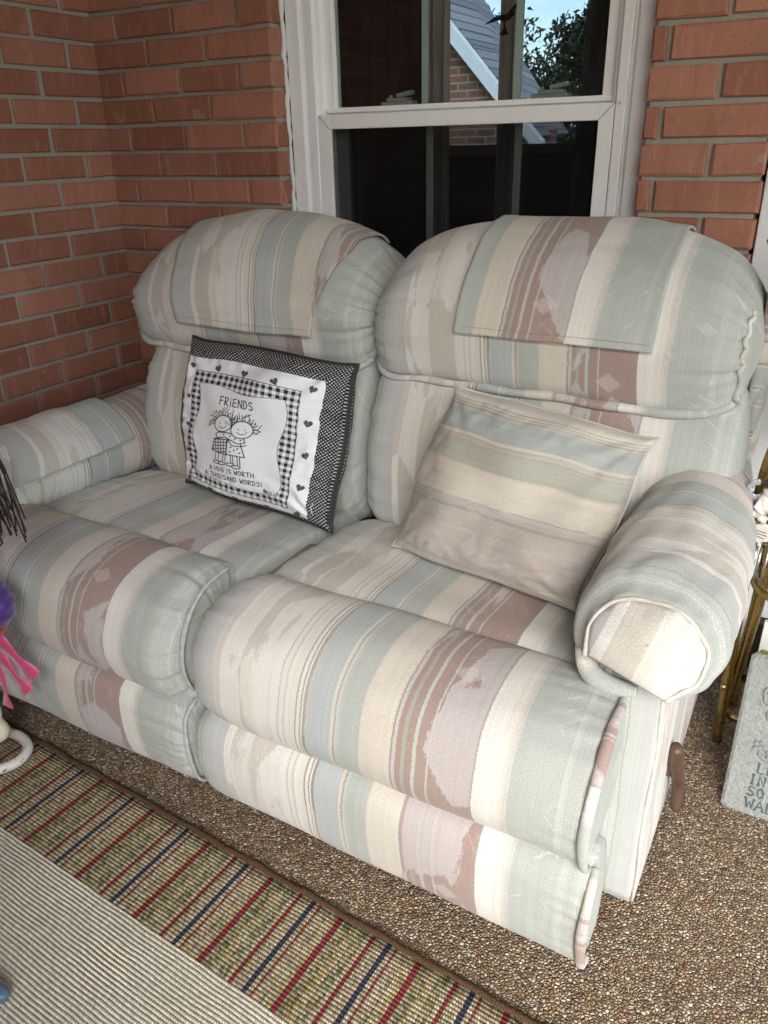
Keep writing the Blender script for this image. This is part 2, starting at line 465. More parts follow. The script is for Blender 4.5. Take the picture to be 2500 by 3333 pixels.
# ================================================================== BRICK WALLS
CO = .0677; Z0 = 1.4996; BH = .0575; BL = .1925; PB = .2031
def brick_wall(name, segs, label, outward, mortar_boxes):
    """segs: list of callables giving boxes; built as one mesh with chamfered, jittered bricks"""
    V = []; F = []; C = []
    def box(o, ax, ay, L, z0, z1, D, out=.0075, tone=.5, ch=.0035):
        # o: start point (x,y), ax: unit along, ay: unit outward; face at out beyond mortar
        j = lambda: random.uniform(-.0017, .0017)
        n = len(V)
        for (d, inset) in ((-.02, 0), (out-ch, 0), (out+random.uniform(-.001, .001), ch)):
            for (a, z) in ((0+inset, z0+inset), (L-inset, z0+inset), (L-inset, z1-inset), (0+inset, z1-inset)):
                a2 = a + j(); zz = z + j()
                V.append((o[0]+ax[0]*a2+ay[0]*d, o[1]+ax[1]*a2+ay[1]*d, zz)); C.append((1, tone, 0, 1))
        for r in range(2):
            for k in range(4):
                a, b = n+r*4+k, n+r*4+(k+1) % 4
                F.append((a, b, b+4, a+4))
        F.append((n+8, n+9, n+10, n+11))
    for s in segs: s(box)
    for a, b in mortar_boxes:
        n = len(V); (x0,y0,z0),(x1,y1,z1) = a, b
        for p in [(x0,y0,z0),(x1,y0,z0),(x1,y1,z0),(x0,y1,z0),(x0,y0,z1),(x1,y0,z1),(x1,y1,z1),(x0,y1,z1)]:
            V.append(p); C.append((0, 0, 0, 1))
        F += [tuple(n+i for i in f) for f in [(0,3,2,1),(4,5,6,7),(0,1,5,4),(1,2,6,5),(2,3,7,6),(3,0,4,7)]]
    me = bpy.data.meshes.new(name); me.from_pydata(V, [], F)
    ca_ = me.color_attributes.new('brick', 'FLOAT_COLOR', 'POINT'); ca_.data.foreach_set('color', np.array(C, dtype=np.float32).ravel())
    bm = bmesh.new(); bm.from_mesh(me); bmesh.ops.recalc_face_normals(bm, faces=bm.faces); bm.to_mesh(me); bm.free()
    return tag(link(name, me, BRICK, None, False), label=label, cat='wall')

rows = range(-15, 22)   # row k spans z from Z0-(k+1)*CO to Z0-k*CO
def zr(k):
    top = Z0 - k*CO - .005; return top-BH, top
def left_wall(box):
    for k in rows:
        z0, z1 = zr(k)
        y = 0.; first = PB/2 if k % 2 else PB
        edges = [0.]; e = first
        while e < 2.95: edges.append(e); e += PB
        edges.append(2.95)
        for a, b in zip(edges, edges[1:]):
            if b-a > .03:
                box((0, -a-.005+(.0 if a else .005)), (0, -1), (1, 0), b-a-.0105, z0, z1, .02, tone=random.random()**1.3)
brick_wall('brick_wall', [left_wall], 'side wall of red bricks running forward from the corner beside the left armrest', 1, [((-.12, -2.95, -.1), (-.0, .02, 2.56))])

XL, XE = .61, 1.7537; XR = XE-.235
def back_wall(box):
    OPZ0, OPZ1 = .32, 2.06
    for k in rows:
        z0, z1 = zr(k)
        def run(edges, last_out=None):
            for a, b in zip(edges, edges[1:]):
                if b-a > .012: box((a+.005, 0), (1, 0), (0, -1), b-a-.0105, z0, z1, .02, tone=random.random())
        even = (k % 2 == 0)
        e = [0.] + [x for x in (np.arange(.1015 if even else PB, .60, PB))]
        if z1 < OPZ0 or z0 > OPZ1:
            while e[-1] < XE-.3: e.append(e[-1]+PB)
            e.append(XE+.0055); run(e)
        else:
            run(e + [XL+.0055])
            s = XE - (PB if even else PB/2); r = [s]
            while r[0]-PB > XR: r.insert(0, r[0]-PB)
            r.insert(0, XR-.005); r.append(XE+.0055); run(r)
            # returns into the window opening
            box((XL, .0), (0, 1), (1, 0), .075, z0, z1, .02, out=.0, tone=random.random())
            box((XR, .0), (0, 1), (-1, 0), .075, z0, z1, .02, out=.0, tone=random.random())
        box((XE, -.002), (0, 1), (1, 0), .10, z0, z1, .02, out=.0, tone=random.random())
brick_wall('brick_wall', [back_wall], 'back wall of red bricks around the window behind the loveseat', 1,
    [((.0, .003, -.1), (XL-.006, .12, 2.56)), ((XR+.006, .003, -.1), (XE-.006, .12, 2.56)), ((XL-.006, .003, -.1), (XR+.006, .12, .32)), ((XL-.006, .003, 2.06), (XR+.006, .12, 2.56))])

def shade_wall(box):  # unseen wall added to block sky and sun from the left side
    for k in rows:
        z0, z1 = zr(k)
        edges = [-.12]+list(np.arange(.0 if k % 2 else .1, 2.15, PB))+[2.25]
        for a, b in zip(edges, edges[1:]): box((a+.005, -3.0), (1, 0), (0, 1), b-a-.0105, z0, z1, .02, tone=random.random())
brick_wall('brick_wall', [shade_wall], 'unseen red brick wall behind the camera, added to keep light off the left side', 1, [((-.12, -3.12, -.1), (2.25, -3.003, 2.56))])
# ================================================================== WINDOW
W = empty('window', (1.065, .07, .33), label='white framed sash window with dark panes behind the loveseat', cat='window')
FX0, FX1, FZ0, FZ1 = .617, 1.515, .33, 2.05
def frame(mb, x0, x1, z0, z1, w, y0, y1):
    mb.box((x0, y0, z0), (x0+w, y1, z1)); mb.box((x1-w, y0, z0), (x1, y1, z1))
    mb.box((x0+w, y0, z0), (x1-w, y1, z0+w)); mb.box((x0+w, y0, z1-w), (x1-w, y1, z1))
mb = MB(); frame(mb, FX0, FX1, FZ0, FZ1, .040, .050, .12); frame(mb, FX0+.040, FX1-.040, FZ0+.04, FZ1-.04, .012, .066, .12)
frame(mb, FX0+.052, FX1-.052, FZ0+.052, FZ1-.052, .022, .058, .13); frame(mb, FX0+.074, FX1-.074, FZ0+.074, FZ1-.074, .012, .074, .13)
mb.build('frame', VINYL, W, False, .003)
# ragged caulk bead where frame meets brick
mb = MB()
for xx in (XL+.002, XR-.002):
    pth = [(xx+random.uniform(-.002, .002), .046+random.uniform(-.003, .003), FZ0+i*.02) for i in range(87)]
    mb.tube(pth, [random.uniform(.004, .008) for _ in pth], 6)
mb.build('caulk', TRIM, W)
SX0, SX1 = FX0+.086, FX1-.086   # .703 .. 1.429
up_ = MB(); 
y0, y1 = .088, .118
up_.box((SX0, y0, 1.212), (SX0+.026, y1, FZ1-.086)); up_.box((SX1-.026, y0, 1.212), (SX1, y1, FZ1-.086))
up_.box((SX0+.026, y0, 1.212), (SX1-.026, y1, 1.250)); up_.box((SX0+.026, y0, FZ1-.12), (SX1-.026, y1, FZ1-.086))
up_.box((SX0+.002, .080, 1.240), (SX1-.002, .088, 1.252))
us = up_.build('upper_sash', VINYL, W, False, .002)
mb = MB(); mb.box((SX0+.026, .102, 1.25), (SX1-.026, .104, FZ1-.12)); mb.build('pane', GLASS, us, False)
MX = (.972, 1.203)
mb = MB()
for x in MX: mb.box((x-.0085, .106, 1.25), (x+.0085, .112, FZ1-.12))
mb.build('grille', MUNTIN, us, False)
sc = MB(); sc.box((SX0-.010, .062, .42), (SX0+.022, .078, 1.236)); sc.box((SX1-.022, .062, .42), (SX1+.010, .078, 1.236))
sc.box((SX0+.022, .062, 1.204), (SX1-.022, .078, 1.236)); sc.box((SX0+.022, .062, .42), (SX1-.022, .078, .45))
sf = sc.build('screen_frame', VINYL, W, False, .0015)
# mitre lines
mb = MB()
for x, d in ((SX0-.010, 1), (SX1+.010, -1)):
    mb.tube([(x+d*.001, .0616, 1.235), (x+d*.031, .0616, 1.205)], .0006, 5)
mb.build('mitre_joint', GASKET, sf)
mb = MB(); mb.ball((SX1+.022, .057, 1.235), .0035); mb.ball((SX1+.022, .057, .7), .0035); mb.build('screw', MUNTIN, W)
mb = MB(); mb.add([(SX0+.02, .074, .44), (SX1-.02, .074, .44), (SX1-.02, .074, 1.206), (SX0+.02, .074, 1.206)], [(0,1,2,3)]); mb.build('screen_mesh', SCREEN, sf, False)
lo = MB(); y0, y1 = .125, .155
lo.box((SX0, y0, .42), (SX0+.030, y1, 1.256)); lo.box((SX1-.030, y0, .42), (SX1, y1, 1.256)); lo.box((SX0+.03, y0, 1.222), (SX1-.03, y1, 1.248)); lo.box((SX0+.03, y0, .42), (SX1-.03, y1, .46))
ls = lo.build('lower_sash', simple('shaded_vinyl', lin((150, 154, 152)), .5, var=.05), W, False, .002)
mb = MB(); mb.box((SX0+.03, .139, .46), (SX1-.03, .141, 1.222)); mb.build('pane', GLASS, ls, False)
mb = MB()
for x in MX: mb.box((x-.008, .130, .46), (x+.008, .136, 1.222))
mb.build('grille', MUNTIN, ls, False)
LATCH = simple('putty_latch', lin((176, 180, 170)), .45, var=.04)
for x in (.885, 1.275):
    mb = MB(); mb.box((x-.045, .122, 1.252), (x+.045, .15, 1.262)); mb.box((x-.03, .124, 1.262), (x+.03, .148, 1.270))
    mb.box((x-.002, .126, 1.270), (x+.042, .142, 1.279), Matrix.Translation((x, 0, 1.27)) @ Matrix.Rotation(R(-9), 4, 'Y') @ Matrix.Translation((-x, 0, -1.27)))
    mb.ball((x-.022, .135, 1.272), .005)
    mb.build('latch', LATCH, W, False, .002)

# room behind the window
mb = MB()
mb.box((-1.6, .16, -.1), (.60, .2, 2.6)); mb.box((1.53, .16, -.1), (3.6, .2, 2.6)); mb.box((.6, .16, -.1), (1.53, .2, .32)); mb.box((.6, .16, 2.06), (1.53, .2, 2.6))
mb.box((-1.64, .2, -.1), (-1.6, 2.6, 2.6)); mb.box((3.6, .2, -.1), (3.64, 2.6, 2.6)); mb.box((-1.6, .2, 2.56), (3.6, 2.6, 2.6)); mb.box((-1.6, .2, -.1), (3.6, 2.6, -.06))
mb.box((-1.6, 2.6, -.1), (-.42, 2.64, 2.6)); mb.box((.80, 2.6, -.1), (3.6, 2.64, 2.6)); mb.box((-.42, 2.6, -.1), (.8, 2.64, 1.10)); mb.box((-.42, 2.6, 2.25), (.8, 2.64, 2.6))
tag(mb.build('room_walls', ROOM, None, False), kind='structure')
def curtain(name, x0, x1, y, z0, z1, mat, folds, label, amp=.02, lean=0., group=None):
    V = []; F = []; n = 60; m = 20
    for j in range(m+1):
        for i in range(n+1):
            a = i/n; b = j/m
            w = math.sin(a*folds*2*math.pi + .6*math.sin(a*9)) * amp
            V.append((x0+(x1-x0)*a + lean*(1-b), y + w + .006*math.sin(b*5+a*20), z0+(z1-z0)*b))
    for j in range(m):
        for i in range(n): F.append((j*(n+1)+i, j*(n+1)+i+1, (j+1)*(n+1)+i+1, (j+1)*(n+1)+i))
    o = MB().add(V, F).build(name, mat)
    md = o.modifiers.new('s', 'SOLIDIFY'); md.thickness = .003
    return tag(o, label=label, cat='curtain', group=group)
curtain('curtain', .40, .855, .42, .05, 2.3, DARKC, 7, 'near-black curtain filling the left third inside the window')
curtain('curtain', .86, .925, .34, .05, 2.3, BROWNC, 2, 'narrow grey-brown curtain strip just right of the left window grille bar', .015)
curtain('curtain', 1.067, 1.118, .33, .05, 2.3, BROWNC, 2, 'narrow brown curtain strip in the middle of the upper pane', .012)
def sheer_mat():
    m, t = newmat('sheer_grey_cloth')
    tc = t.n('ShaderNodeTexCoord').outputs['Object']
    sp = t.n('ShaderNodeMapping', ins={'Vector': tc, 'Scale': (90., 90., 3.)}).outputs[0]
    n = t.noise(sp, 1., 3, .6)
    b = t.n('ShaderNodeBsdfPrincipled', ins={'Base Color': t.mix(n, lin((60, 66, 72)), lin((150, 160, 170))), 'Roughness': .9}).outputs[0]
    tl = t.n('ShaderNodeBsdfTranslucent', ins={0: lin((120, 130, 138))}).outputs[0]
    a = t.n('ShaderNodeMixShader', ins={0: .35, 1: b, 2: tl}).outputs[0]
    tr = t.n('ShaderNodeBsdfTransparent').outputs[0]
    mx = t.n('ShaderNodeMixShader', ins={0: t.m('MULTIPLY_ADD', n, .4, .6, clamp=True), 1: tr, 2: a}).outputs[0]
    t.n('ShaderNodeOutputMaterial', ins={0: mx}); return m
curtain('curtain', 1.30, 1.46, .34, .05, 2.3, sheer_mat(), 6, 'grey sheer curtain gathered at the right side of the window', .014, -.05)
# far window frame of the room
mb = MB(); frame(mb, -.42, .80, 1.10, 2.25, .05, 2.58, 2.66); mb.box((.17, 2.6, 1.15), (.21, 2.64, 2.2))
o = mb.build('window', simple('far_window_paint', lin((170, 176, 172)), .5), None, False); tag(o, label='far window frame across the dark room, seen through the glass', cat='window')

mb = MB(); mb.box((-.42, 2.612, 1.10), (.80, 2.616, 2.25)); mb.build('pane', glass_mat('tinted_far_glass', (.60, .64, .68, 1), .6), o, False)  # tint added to dim the bright sky behind this pane
# hanging hummingbird behind the pane
IR = simple('black_iron', lin((24, 24, 26)), .5, .3)
hb = empty('hummingbird_ornament', (1.13, .20, 1.42), label='small black hummingbird ornament hanging in the upper window pane', cat='ornament')
mb = MB(); mb.ball((1.13, .2, 1.425), (.016, .006, .007)); mb.ball((1.147, .2, 1.431), .006); mb.tube([(1.15, .2, 1.432), (1.172, .2, 1.440)], [.0015, .0006], 6)
mb.tube([(1.13, .2, 1.43), (1.13, .2, 1.8)], .0004, 5); mb.build('body', IR, hb)
def blade(pts, y):
    V = [(x, y-.0008, z) for x, z in pts] + [(x, y+.0008, z) for x, z in pts]; n = len(pts)
    F = [tuple(range(n)), tuple(range(2*n-1, n-1, -1))] + [(i, i+n, (i+1) % n + n, (i+1) % n) for i in range(n)]
    return MB().add(V, F)
blade([(1.125, 1.428), (1.105, 1.428), (1.078, 1.414), (1.10, 1.418), (1.12, 1.421)], .2).build('wing', IR, hb, False)
blade([(1.135, 1.432), (1.15, 1.446), (1.175, 1.462), (1.155, 1.44), (1.14, 1.428)], .2).build('wing', IR, hb, False)
blade([(1.126, 1.42), (1.128, 1.404), (1.118, 1.392), (1.128, 1.389), (1.140, 1.392), (1.132, 1.404), (1.131, 1.42)], .2).build('tail', IR, hb, False)

# --------- neighbour's gable and trees seen through the room
HB = simple('far_house_brick', lin((120, 84, 66)), .9, var=.3, nscale=9.)
def far_brick():
    m, t = newmat('far_brick_courses')
    tc = t.n('ShaderNodeTexCoord').outputs['Object']
    sp = t.n('ShaderNodeSeparateXYZ', ins={0: tc})
    b = t.n('ShaderNodeTexBrick', ins={'Vector': t.xyz(sp.outputs[0], sp.outputs[2]), 'Color1': lin((122, 84, 62)), 'Color2': lin((98, 70, 56)), 'Mortar': lin((140, 128, 112)), 'Scale': 1., 'Mortar Size': .008, 'Brick Width': .2, 'Row Height': .067}).outputs[0]
    t.out(b, .9); return m
def shingle():
    m, t = newmat('roof_shingles')
    tc = t.n('ShaderNodeTexCoord').outputs['Object']
    sp = t.n('ShaderNodeSeparateXYZ', ins={0: tc})
    b = t.n('ShaderNodeTexBrick', ins={'Vector': t.xyz(sp.outputs[0], sp.outputs[2]), 'Color1': lin((128, 130, 134)), 'Color2': lin((100, 103, 108)), 'Mortar': lin((66, 68, 72)), 'Scale': 1., 'Mortar Size': .007, 'Brick Width': .26, 'Row Height': .085}).outputs[0]
    t.out(b, .9); return m
hs = empty('brick_house', (-2.4, 6.2, -.12), label='brick house with a steep grey shingle roof seen through the window', cat='house')
def prism(pts, y0, y1):
    n = len(pts)
    V = [(x, y0, z) for x, z in pts] + [(x, y1, z) for x, z in pts]
    F = [tuple(range(n)), tuple(range(2*n-1, n-1, -1))] + [(i, i+n, (i+1) % n + n, (i+1) % n) for i in range(n)]
    return MB().add(V, F)
prism([(-4.6, -.12), (-.95, -.12), (-.95, 1.25), (-2.75, 3.1), (-4.6, 1.25)], 6.0, 6.8).build('wall', far_brick(), hs, False)
prism([(-.80, 1.02), (-.80, 1.16), (-2.75, 3.22), (-2.75, 3.06)], 5.9, 6.02).build('rake_board', simple('far_white_trim', lin((205, 208, 210)), .5), hs, False)
mb = MB(); mb.add([(-.85, 6.0, 1.17), (-2.75, 6.0, 3.16), (-3.38, 8.2, 3.8), (-1.32, 8.2, 1.2)], [(0, 1, 2, 3)])
o = mb.build('roof', shingle(), hs, False); md = o.modifiers.new('s', 'SOLIDIFY'); md.thickness = .05

LEAF = simple('tree_leaves', lin((48, 60, 36)), .7, var=.5, nscale=2.)
BARK = simple('tree_bark', lin((70, 58, 46)), .9)
def tree(x, y, h, r, n, label, seed):
    rr = random.Random(seed)
    t = empty('tree', (x, y, -.12), label=label, cat='tree', group='trees behind the house')
    mb = MB(); mb.tube([(x, y, -.12), (x+.05, y, h*.5), (x-.05, y, h*.85)], [r*.1, r*.07, r*.03], 8)
    for k in range(7):
        a = k*.9; mb.tube([(x, y, h*(.35+.06*k)), (x+math.cos(a)*r*.7, y+math.sin(a)*r*.7, h*(.5+.06*k))], [r*.04, r*.01], 6)
    mb.build('trunk', BARK, t)
    V = []; F = []
    cl = [(rr.uniform(-1, 1)*r*.75, rr.uniform(-1, 1)*r*.75, h*rr.uniform(.35, .95), r*rr.uniform(.25, .45)) for _ in range(26)]
    for k in range(n):
        c = rr.choice(cl); d = Vector((rr.gauss(0, 1), rr.gauss(0, 1), rr.gauss(0, 1))).normalized()*c[3]*rr.random()**.4
        p = Vector((x+c[0], y+c[1], c[2])) + d
        a = Vector((rr.uniform(-1, 1), rr.uniform(-1, 1), rr.uniform(-1, 1)))*.06; b = Vector((rr.uniform(-1, 1), rr.uniform(-1, 1), rr.uniform(-1, 1)))*.04
        m = len(V); V += [p-a, p+b, p+a, p-b]; F.append((m, m+1, m+2, m+3))
    MB().add(V, F).build('crown', LEAF, t, False)
tree(-1.75, 12.5, 5.0, 1.05, 22000, 'nearer leafy tree to the right of the shingle roof in the window view', 3)
tree(-3.7, 15, 2.9, 1.9, 16000, 'lower distant tree beside the roof edge in the window view', 5)

# ================================================================== DOOR TRIM at the right
D = empty('door_frame', (1.80, .03, 0), label='white grooved door frame beside the brick at the far right', cat='door frame')
mb = MB()
mb.box((1.757, .012, .02), (1.80, .10, 2.1)); mb.box((1.80, .022, .02), (1.815, .10, 2.1)); mb.box((1.815, .006, .02), (1.87, .10, 2.1)); mb.box((1.87, .03, .02), (1.885, .10, 2.1))
mb.build('casing', TRIM, D, False, .003)
mb = MB(); mb.box((1.885, .05, .12), (2.75, .10, 2.08)); 
for x in (1.97, 2.4): mb.box((x, .044, .25), (x+.30, .051, .95)); mb.box((x, .044, 1.1), (x+.30, .051, 1.9))
mb.build('door', TRIM, D, False, .003)
mb = MB(); mb.box((1.757, -.05, .0), (2.75, .10, .02)); mb.box((1.885, .02, .02), (2.75, .05, .12)); mb.build('threshold', simple('dark_bronze_sill', lin((46, 40, 36)), .5, .3), D, False, .003)
mb = MB(); mb.box((1.757, .006, 2.1), (2.75, .10, 2.18)); mb.box((2.75, .006, .02), (2.83, .10, 2.18)); mb.build('casing', TRIM, D, False, .003)
# wall beyond door to close the porch
def side_wall(box):
    for k in rows:
        z0, z1 = zr(k); e = 2.83+(.0 if k % 2 else .1)
        edges = [2.83]+list(np.arange(e+PB/2, 6.4, PB))+[6.5]
        for a, b in zip(edges, edges[1:]): box((a+.005, 0), (1, 0), (0, -1), b-a-.0105, z0, z1, .02, tone=random.random())
brick_wall('brick_wall', [side_wall], 'red brick wall on the far side of the door, outside the picture', 1, [((2.83, .003, -.1), (6.5, .12, 2.56)), ((1.757, .003, 2.18), (2.83, .12, 2.56))])

# ================================================================== LOVESEAT
S = empty('reclining_loveseat', (1.06, -.5, 0), label='two-seat reclining loveseat in pastel striped upholstery', cat='loveseat')
UX = {'L': (.335, 1.048), 'R': (1.062, 1.775)}
HX = {'L': (.350, 1.066), 'R': (1.066, 1.812)}

HEAD = [(-.20,.702),(-.28,.704),(-.338,.724),(-.358,.775),(-.366,.84),(-.350,.91),(-.312,.975),(-.25,1.025),(-.185,1.040),(-.12,1.02),(-.085,.96),(-.08,.87),(-.10,.77),(-.14,.715)]
def head_deform(side):
    def f(x, y, z, u, v):
        crown = 1 - abs(2*u-1)**(3.6 if side == 'R' else 3.0)
        if z > .80:
            k = min(1, (z-.80)/.22); z += (-.095*(1-crown)**1.0 - .014)*k
            if side == 'L': z += .05*min(0, u-.45)*k
        y += .012*(1-crown)
        return x, y, z
    return f
heads = {}
for s, (a, b) in HX.items():
    heads[s] = loft('headrest_cushion', HEAD, a, b, (.075, .075), (.62, .62), S, (0., 1.), {'L': .3, 'R': 1.1}[s], nu=120, nv=170,
                    pucker=.016, lump=.007, deform=head_deform(s), seed=1.3 if s == 'L' else 4.7, power=2.2)[0]

BACK = [(-.36,.36),(-.398,.40),(-.408,.48),(-.400,.56),(-.375,.64),(-.335,.71),(-.27,.77),(-.18,.74),(-.16,.55),(-.20,.38),(-.28,.34)]
for s, (a, b) in HX.items():
    a2 = a+(.045 if s == 'L' else .008); b2 = b-.006 if s == 'L' else b+.012
    o, prof, c = loft('backrest_cushion', BACK, a2, b2, (.05, .05), (.7, .7), S, (0.03, .985), {'L': .9, 'R': 1.75}[s], pucker=.010, lump=.006, seed=8.+a)
# rear shell wings seen at the right edge
mb = MB()
mb.box((.38, -.17, .22), (1.832, -.075, .90)); mb.build('back_shell', FAB, S, True, .02, 3)
mb = MB(); mb.tube([(1.822, -.20, .60), (1.830, -.205, .7), (1.838, -.19, .82), (1.836, -.17, .95), (1.80, -.14, 1.0)], .010, 10, uvu=.3).build('back_welt', FAB, S)
mb = MB(); mb.box((1.815, -.22, .79), (1.862, -.12, .975)); mb.box((1.812, -.21, .60), (1.840, -.12, .795)); mb.uv = [(.25+p[2]/.74*1.2, p[0]) for p in mb.v]; o = mb.build('back_side_flap', FAB, S, True, .010, 3)

# seats
SEAT = [(-.34,.36),(-.42,.402),(-.52,.418),(-.64,.426),(-.74,.430),(-.80,.39),(-.80,.30),(-.6,.27),(-.36,.29)]
for s, (a, b) in UX.items():
    b2 = b if s == 'L' else 1.735
    loft('seat_cushion', SEAT, a+(.07 if s == 'L' else .01), b2-.004, (.035, .035), (.78, .78), S, (0.05, .98), {'L': 2.9, 'R': 3.43}[s], pucker=.007, lump=.006, seed=11+a)

FOOT = [(-.70,.35),(-.735,.410),(-.785,.445),(-.845,.456),(-.905,.446),(-.955,.415),(-.985,.365),(-.992,.310),(-.978,.262),(-.950,.238),(-.88,.235),(-.78,.25),(-.71,.29)]
LOW = [(-.90,.245),(-.955,.246),(-.985,.222),(-.994,.170),(-.988,.110),(-.972,.062),(-.94,.040),(-.88,.045),(-.86,.14)]
for s, (a, b) in UX.items():
    # right end of the right unit is boxed, the others gathered
    er = (.075, .02) if s == 'R' else (.075, .055); sm = (.62, .93) if s == 'R' else (.6, .6)
    loft('footrest_cushion', FOOT, a-.012, b-(.022 if s == 'L' else 0), er, sm, S, (0.03, .985), {'L': 4.3, 'R': 5.28}[s], nu=120, pucker=.016 if s == 'L' else .008, lump=.008, seed=21+a)
    er = (.05, .015) if s == 'R' else (.05, .035); sm = (.75, .96) if s == 'R' else (.7, .75)
    loft('lower_footrest_panel', LOW, a-.004, b+(.012 if s == 'R' else -.014), er, sm, S, (0.03, .985), {'L': 6.9, 'R': 7.64}[s], pucker=.010 if s == 'L' else .004, lump=.005, seed=31+a)
# flanged seams at the ends
def flange(ctrl, x, i0, i1, r, name, off=0., wid=.8, push=.004, u0=.50, uk=1.):
    P = [(x, y-push, z) for y, z in ctrl[i0:i1]]
    pth = smooth_path([(p[0]+off*random.uniform(-1, 1), p[1], p[2]) for p in P], 8)
    MB().tube(pth, [r*(1+.10*math.sin(i*.35+1))*max(.15, math.sin(math.pi*(i+.3)/len(pth)))**.25 for i in range(len(pth))], 12, flat=wid, uvu=u0, uvk=uk).build(name, FAB, S)
flange(FOOT, 1.778, 2, 10, .0085, 'footrest_welt', .002, .8)
flange(LOW, 1.790, 1, 7, .0080, 'panel_welt', .002, .8)
flange([(y*.995+.0, z) for y, z in FOOT], 1.029, 3, 9, .0050, 'footrest_welt', .003, .8, -.03, .86, .15)
flange(LOW, 1.036, 1, 7, .0050, 'panel_welt', .002, .8, -.01, .86, .15)
# boxing panel between upper footrest front and arm
mb = MB(); mb.box((1.70, -.93, .07), (1.768, -.75, .44)); mb.build('footrest_side_panel', FAB, S, True, .02, 3)
# recessed centre base between the two footrests
BASEF = simple('brown_grey_base_cloth', lin((140, 124, 106)), .9, var=.1)  # brown-grey cloth of the base panel
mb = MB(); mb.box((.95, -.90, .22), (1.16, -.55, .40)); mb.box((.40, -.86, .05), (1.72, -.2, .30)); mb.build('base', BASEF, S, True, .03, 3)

# side panels under the arms
def side_panel(x0, x1, y0, y1, z0, z1):
    mb = MB()
    # front face uv: stripes across x ; sides: stripes along y
    o = None
    V = []; F = []; UV = []
    ring = []
    r = .014
    for cx, cy, a0 in ((x1-r, y0+r, -90), (x1-r, y1-r, 0), (x0+r, y1-r, 90), (x0+r, y0+r, 180)):
        for k in range(7):
            a = R(a0+k*15); ring.append((cx+r*math.cos(a), cy+r*math.sin(a)))
    ring = ring[::-1]
    n = len(ring); L = [0]
    for i in range(1, n+1): L.append(L[-1]+math.hypot(ring[i % n][0]-ring[i-1][0], ring[i % n][1]-ring[i-1][1]))
    m = 30
    for j in range(m+1):
        z = z0+(z1-z0)*j/m
        for i in range(n+1):
            x, y = ring[i % n]; w = .006*nz(x*5, y*5, z, 4) + .003*math.sin(math.pi*(z-z0)/(z1-z0))
            V.append((x+w, y-w, z)); UV.append((.015+(L[-1]-L[i])/.74*1.1, 9+z))
    w_ = n+1
    for j in range(m):
        for i in range(n): F.append((j*w_+i, (j+1)*w_+i, (j+1)*w_+i+1, j*w_+i+1))
    F.append(tuple(range(n))); F.append(tuple(m*w_+i for i in range(n))[::-1])
    o = MB().add(V, F, UV).build('side_panel', FAB, S)
    bm = bmesh.new(); bm.from_mesh(o.data); bmesh.ops.recalc_face_normals(bm, faces=bm.faces); bm.to_mesh(o.data); bm.free()
mb = MB(); mb.box((1.705, -.80, .28), (1.740, -.25, .50)); mb.build('inner_arm_panel', FAB, S, True, .012, 3)
side_panel(1.735, 1.826, -.812, -.12, .035, .475)
MB().tube([(1.8255+.0015*math.sin(i*.6), -.8105+.001*math.sin(i), .04+i*.0218) for i in range(20)], .0032, 8, uvu=.14, uvk=.1).build('panel_seam', FAB, S)
side_panel(.23, .37, -.80, -.12, .035, .43)

# arms: tubes along y; section in (x,z)
def arm_section(xc, zc, hw, hh):
    return [(xc+hw*math.cos(a)*1.0, zc+hh*math.sin(a)) for a in [R(-90+i*30) for i in range(12)]]
ARM = {'R': (1.786, .545, .093, .066), 'L': (.318, .472, .107, .108)}
def arm_deform(side, g=0.):
    def f(y_, x, z, u, v):
        # u runs from back (0) to front (1); arm splays and rises gently towards the front
        sgn = 1 if side == 'R' else -1
        xc = ARM[side][0]
        if side == 'R': x = xc + (x-xc)*(.72+.28*min(1, u*1.6)); x += .006*u - .012*(1-u); z += .012*(1-u)
        else: z -= .002*u; x = xc + (x-xc)*(1+.08*u)
        return y_, x, z
    return f
for s in 'LR':
    xc, zc, hw, hh = ARM[s]
    loft('armrest', arm_section(xc, zc, hw, hh), -.14, -.815 if s == 'L' else -.775, (.05, .05), (.8, .72), S, (.985, .119), 12. if s == 'R' else 13.3,
         nu=100, nv=110, pucker=.004, lump=.003, deform=arm_deform(s), seed=41 if s == 'R' else 47, axis='y')

# ---------------- cloth covers (lie on the loveseat)
def cloth(name, grid, UVg, label, cat, group=None, thick=.0035, mat=None):
    nu, nv = len(grid), len(grid[0])
    V = [p for r in grid for p in r]; UV = [q for r in UVg for q in r]
    F = [(i*nv+j, i*nv+j+1, (i+1)*nv+j+1, (i+1)*nv+j) for i in range(nu-1) for j in range(nv-1)]
    o = MB().add(V, F, UV).build(name, mat or FAB)
    md = o.modifiers.new('s', 'SOLIDIFY'); md.thickness = thick; md.offset = 0.
    return tag(o, label=label, cat=cat, group=group)

def head_surface(side):
    prof, T = resample(HEAD, 340)
    cy = sum(p[0] for p in prof)/340; cz = sum(p[1] for p in prof)/340
    a, b = HX[side]; df = head_deform(side); seed = 1.3 if side == 'L' else 4.7
    def f(x, v, off):
        u = (x-a)/(b-a); d = min(x-a, b-x); s = 1.
        if d < .075:
            e = max(0, 1-(1-max(d, 0)/.075)**2.2)**(1/2.2); s = .62+.38*e
        kx = v*340; k = int(kx) % 340; fr = kx-int(kx)
        py = prof[k][0]*(1-fr)+prof[(k+1) % 340][0]*fr; pz = prof[k][1]*(1-fr)+prof[(k+1) % 340][1]*fr
        dy, dz = py-cy, pz-cz; l = math.hypot(dy, dz)
        y = cy+dy*s; z = cz+dz*s
        lm = nz(x*3.2+seed, y*6, z*6, 1.7)*.007
        y += dy/l*(lm+off); z += dz/l*(lm+off)
        return df(x, y, z, u, v)
    return f, T
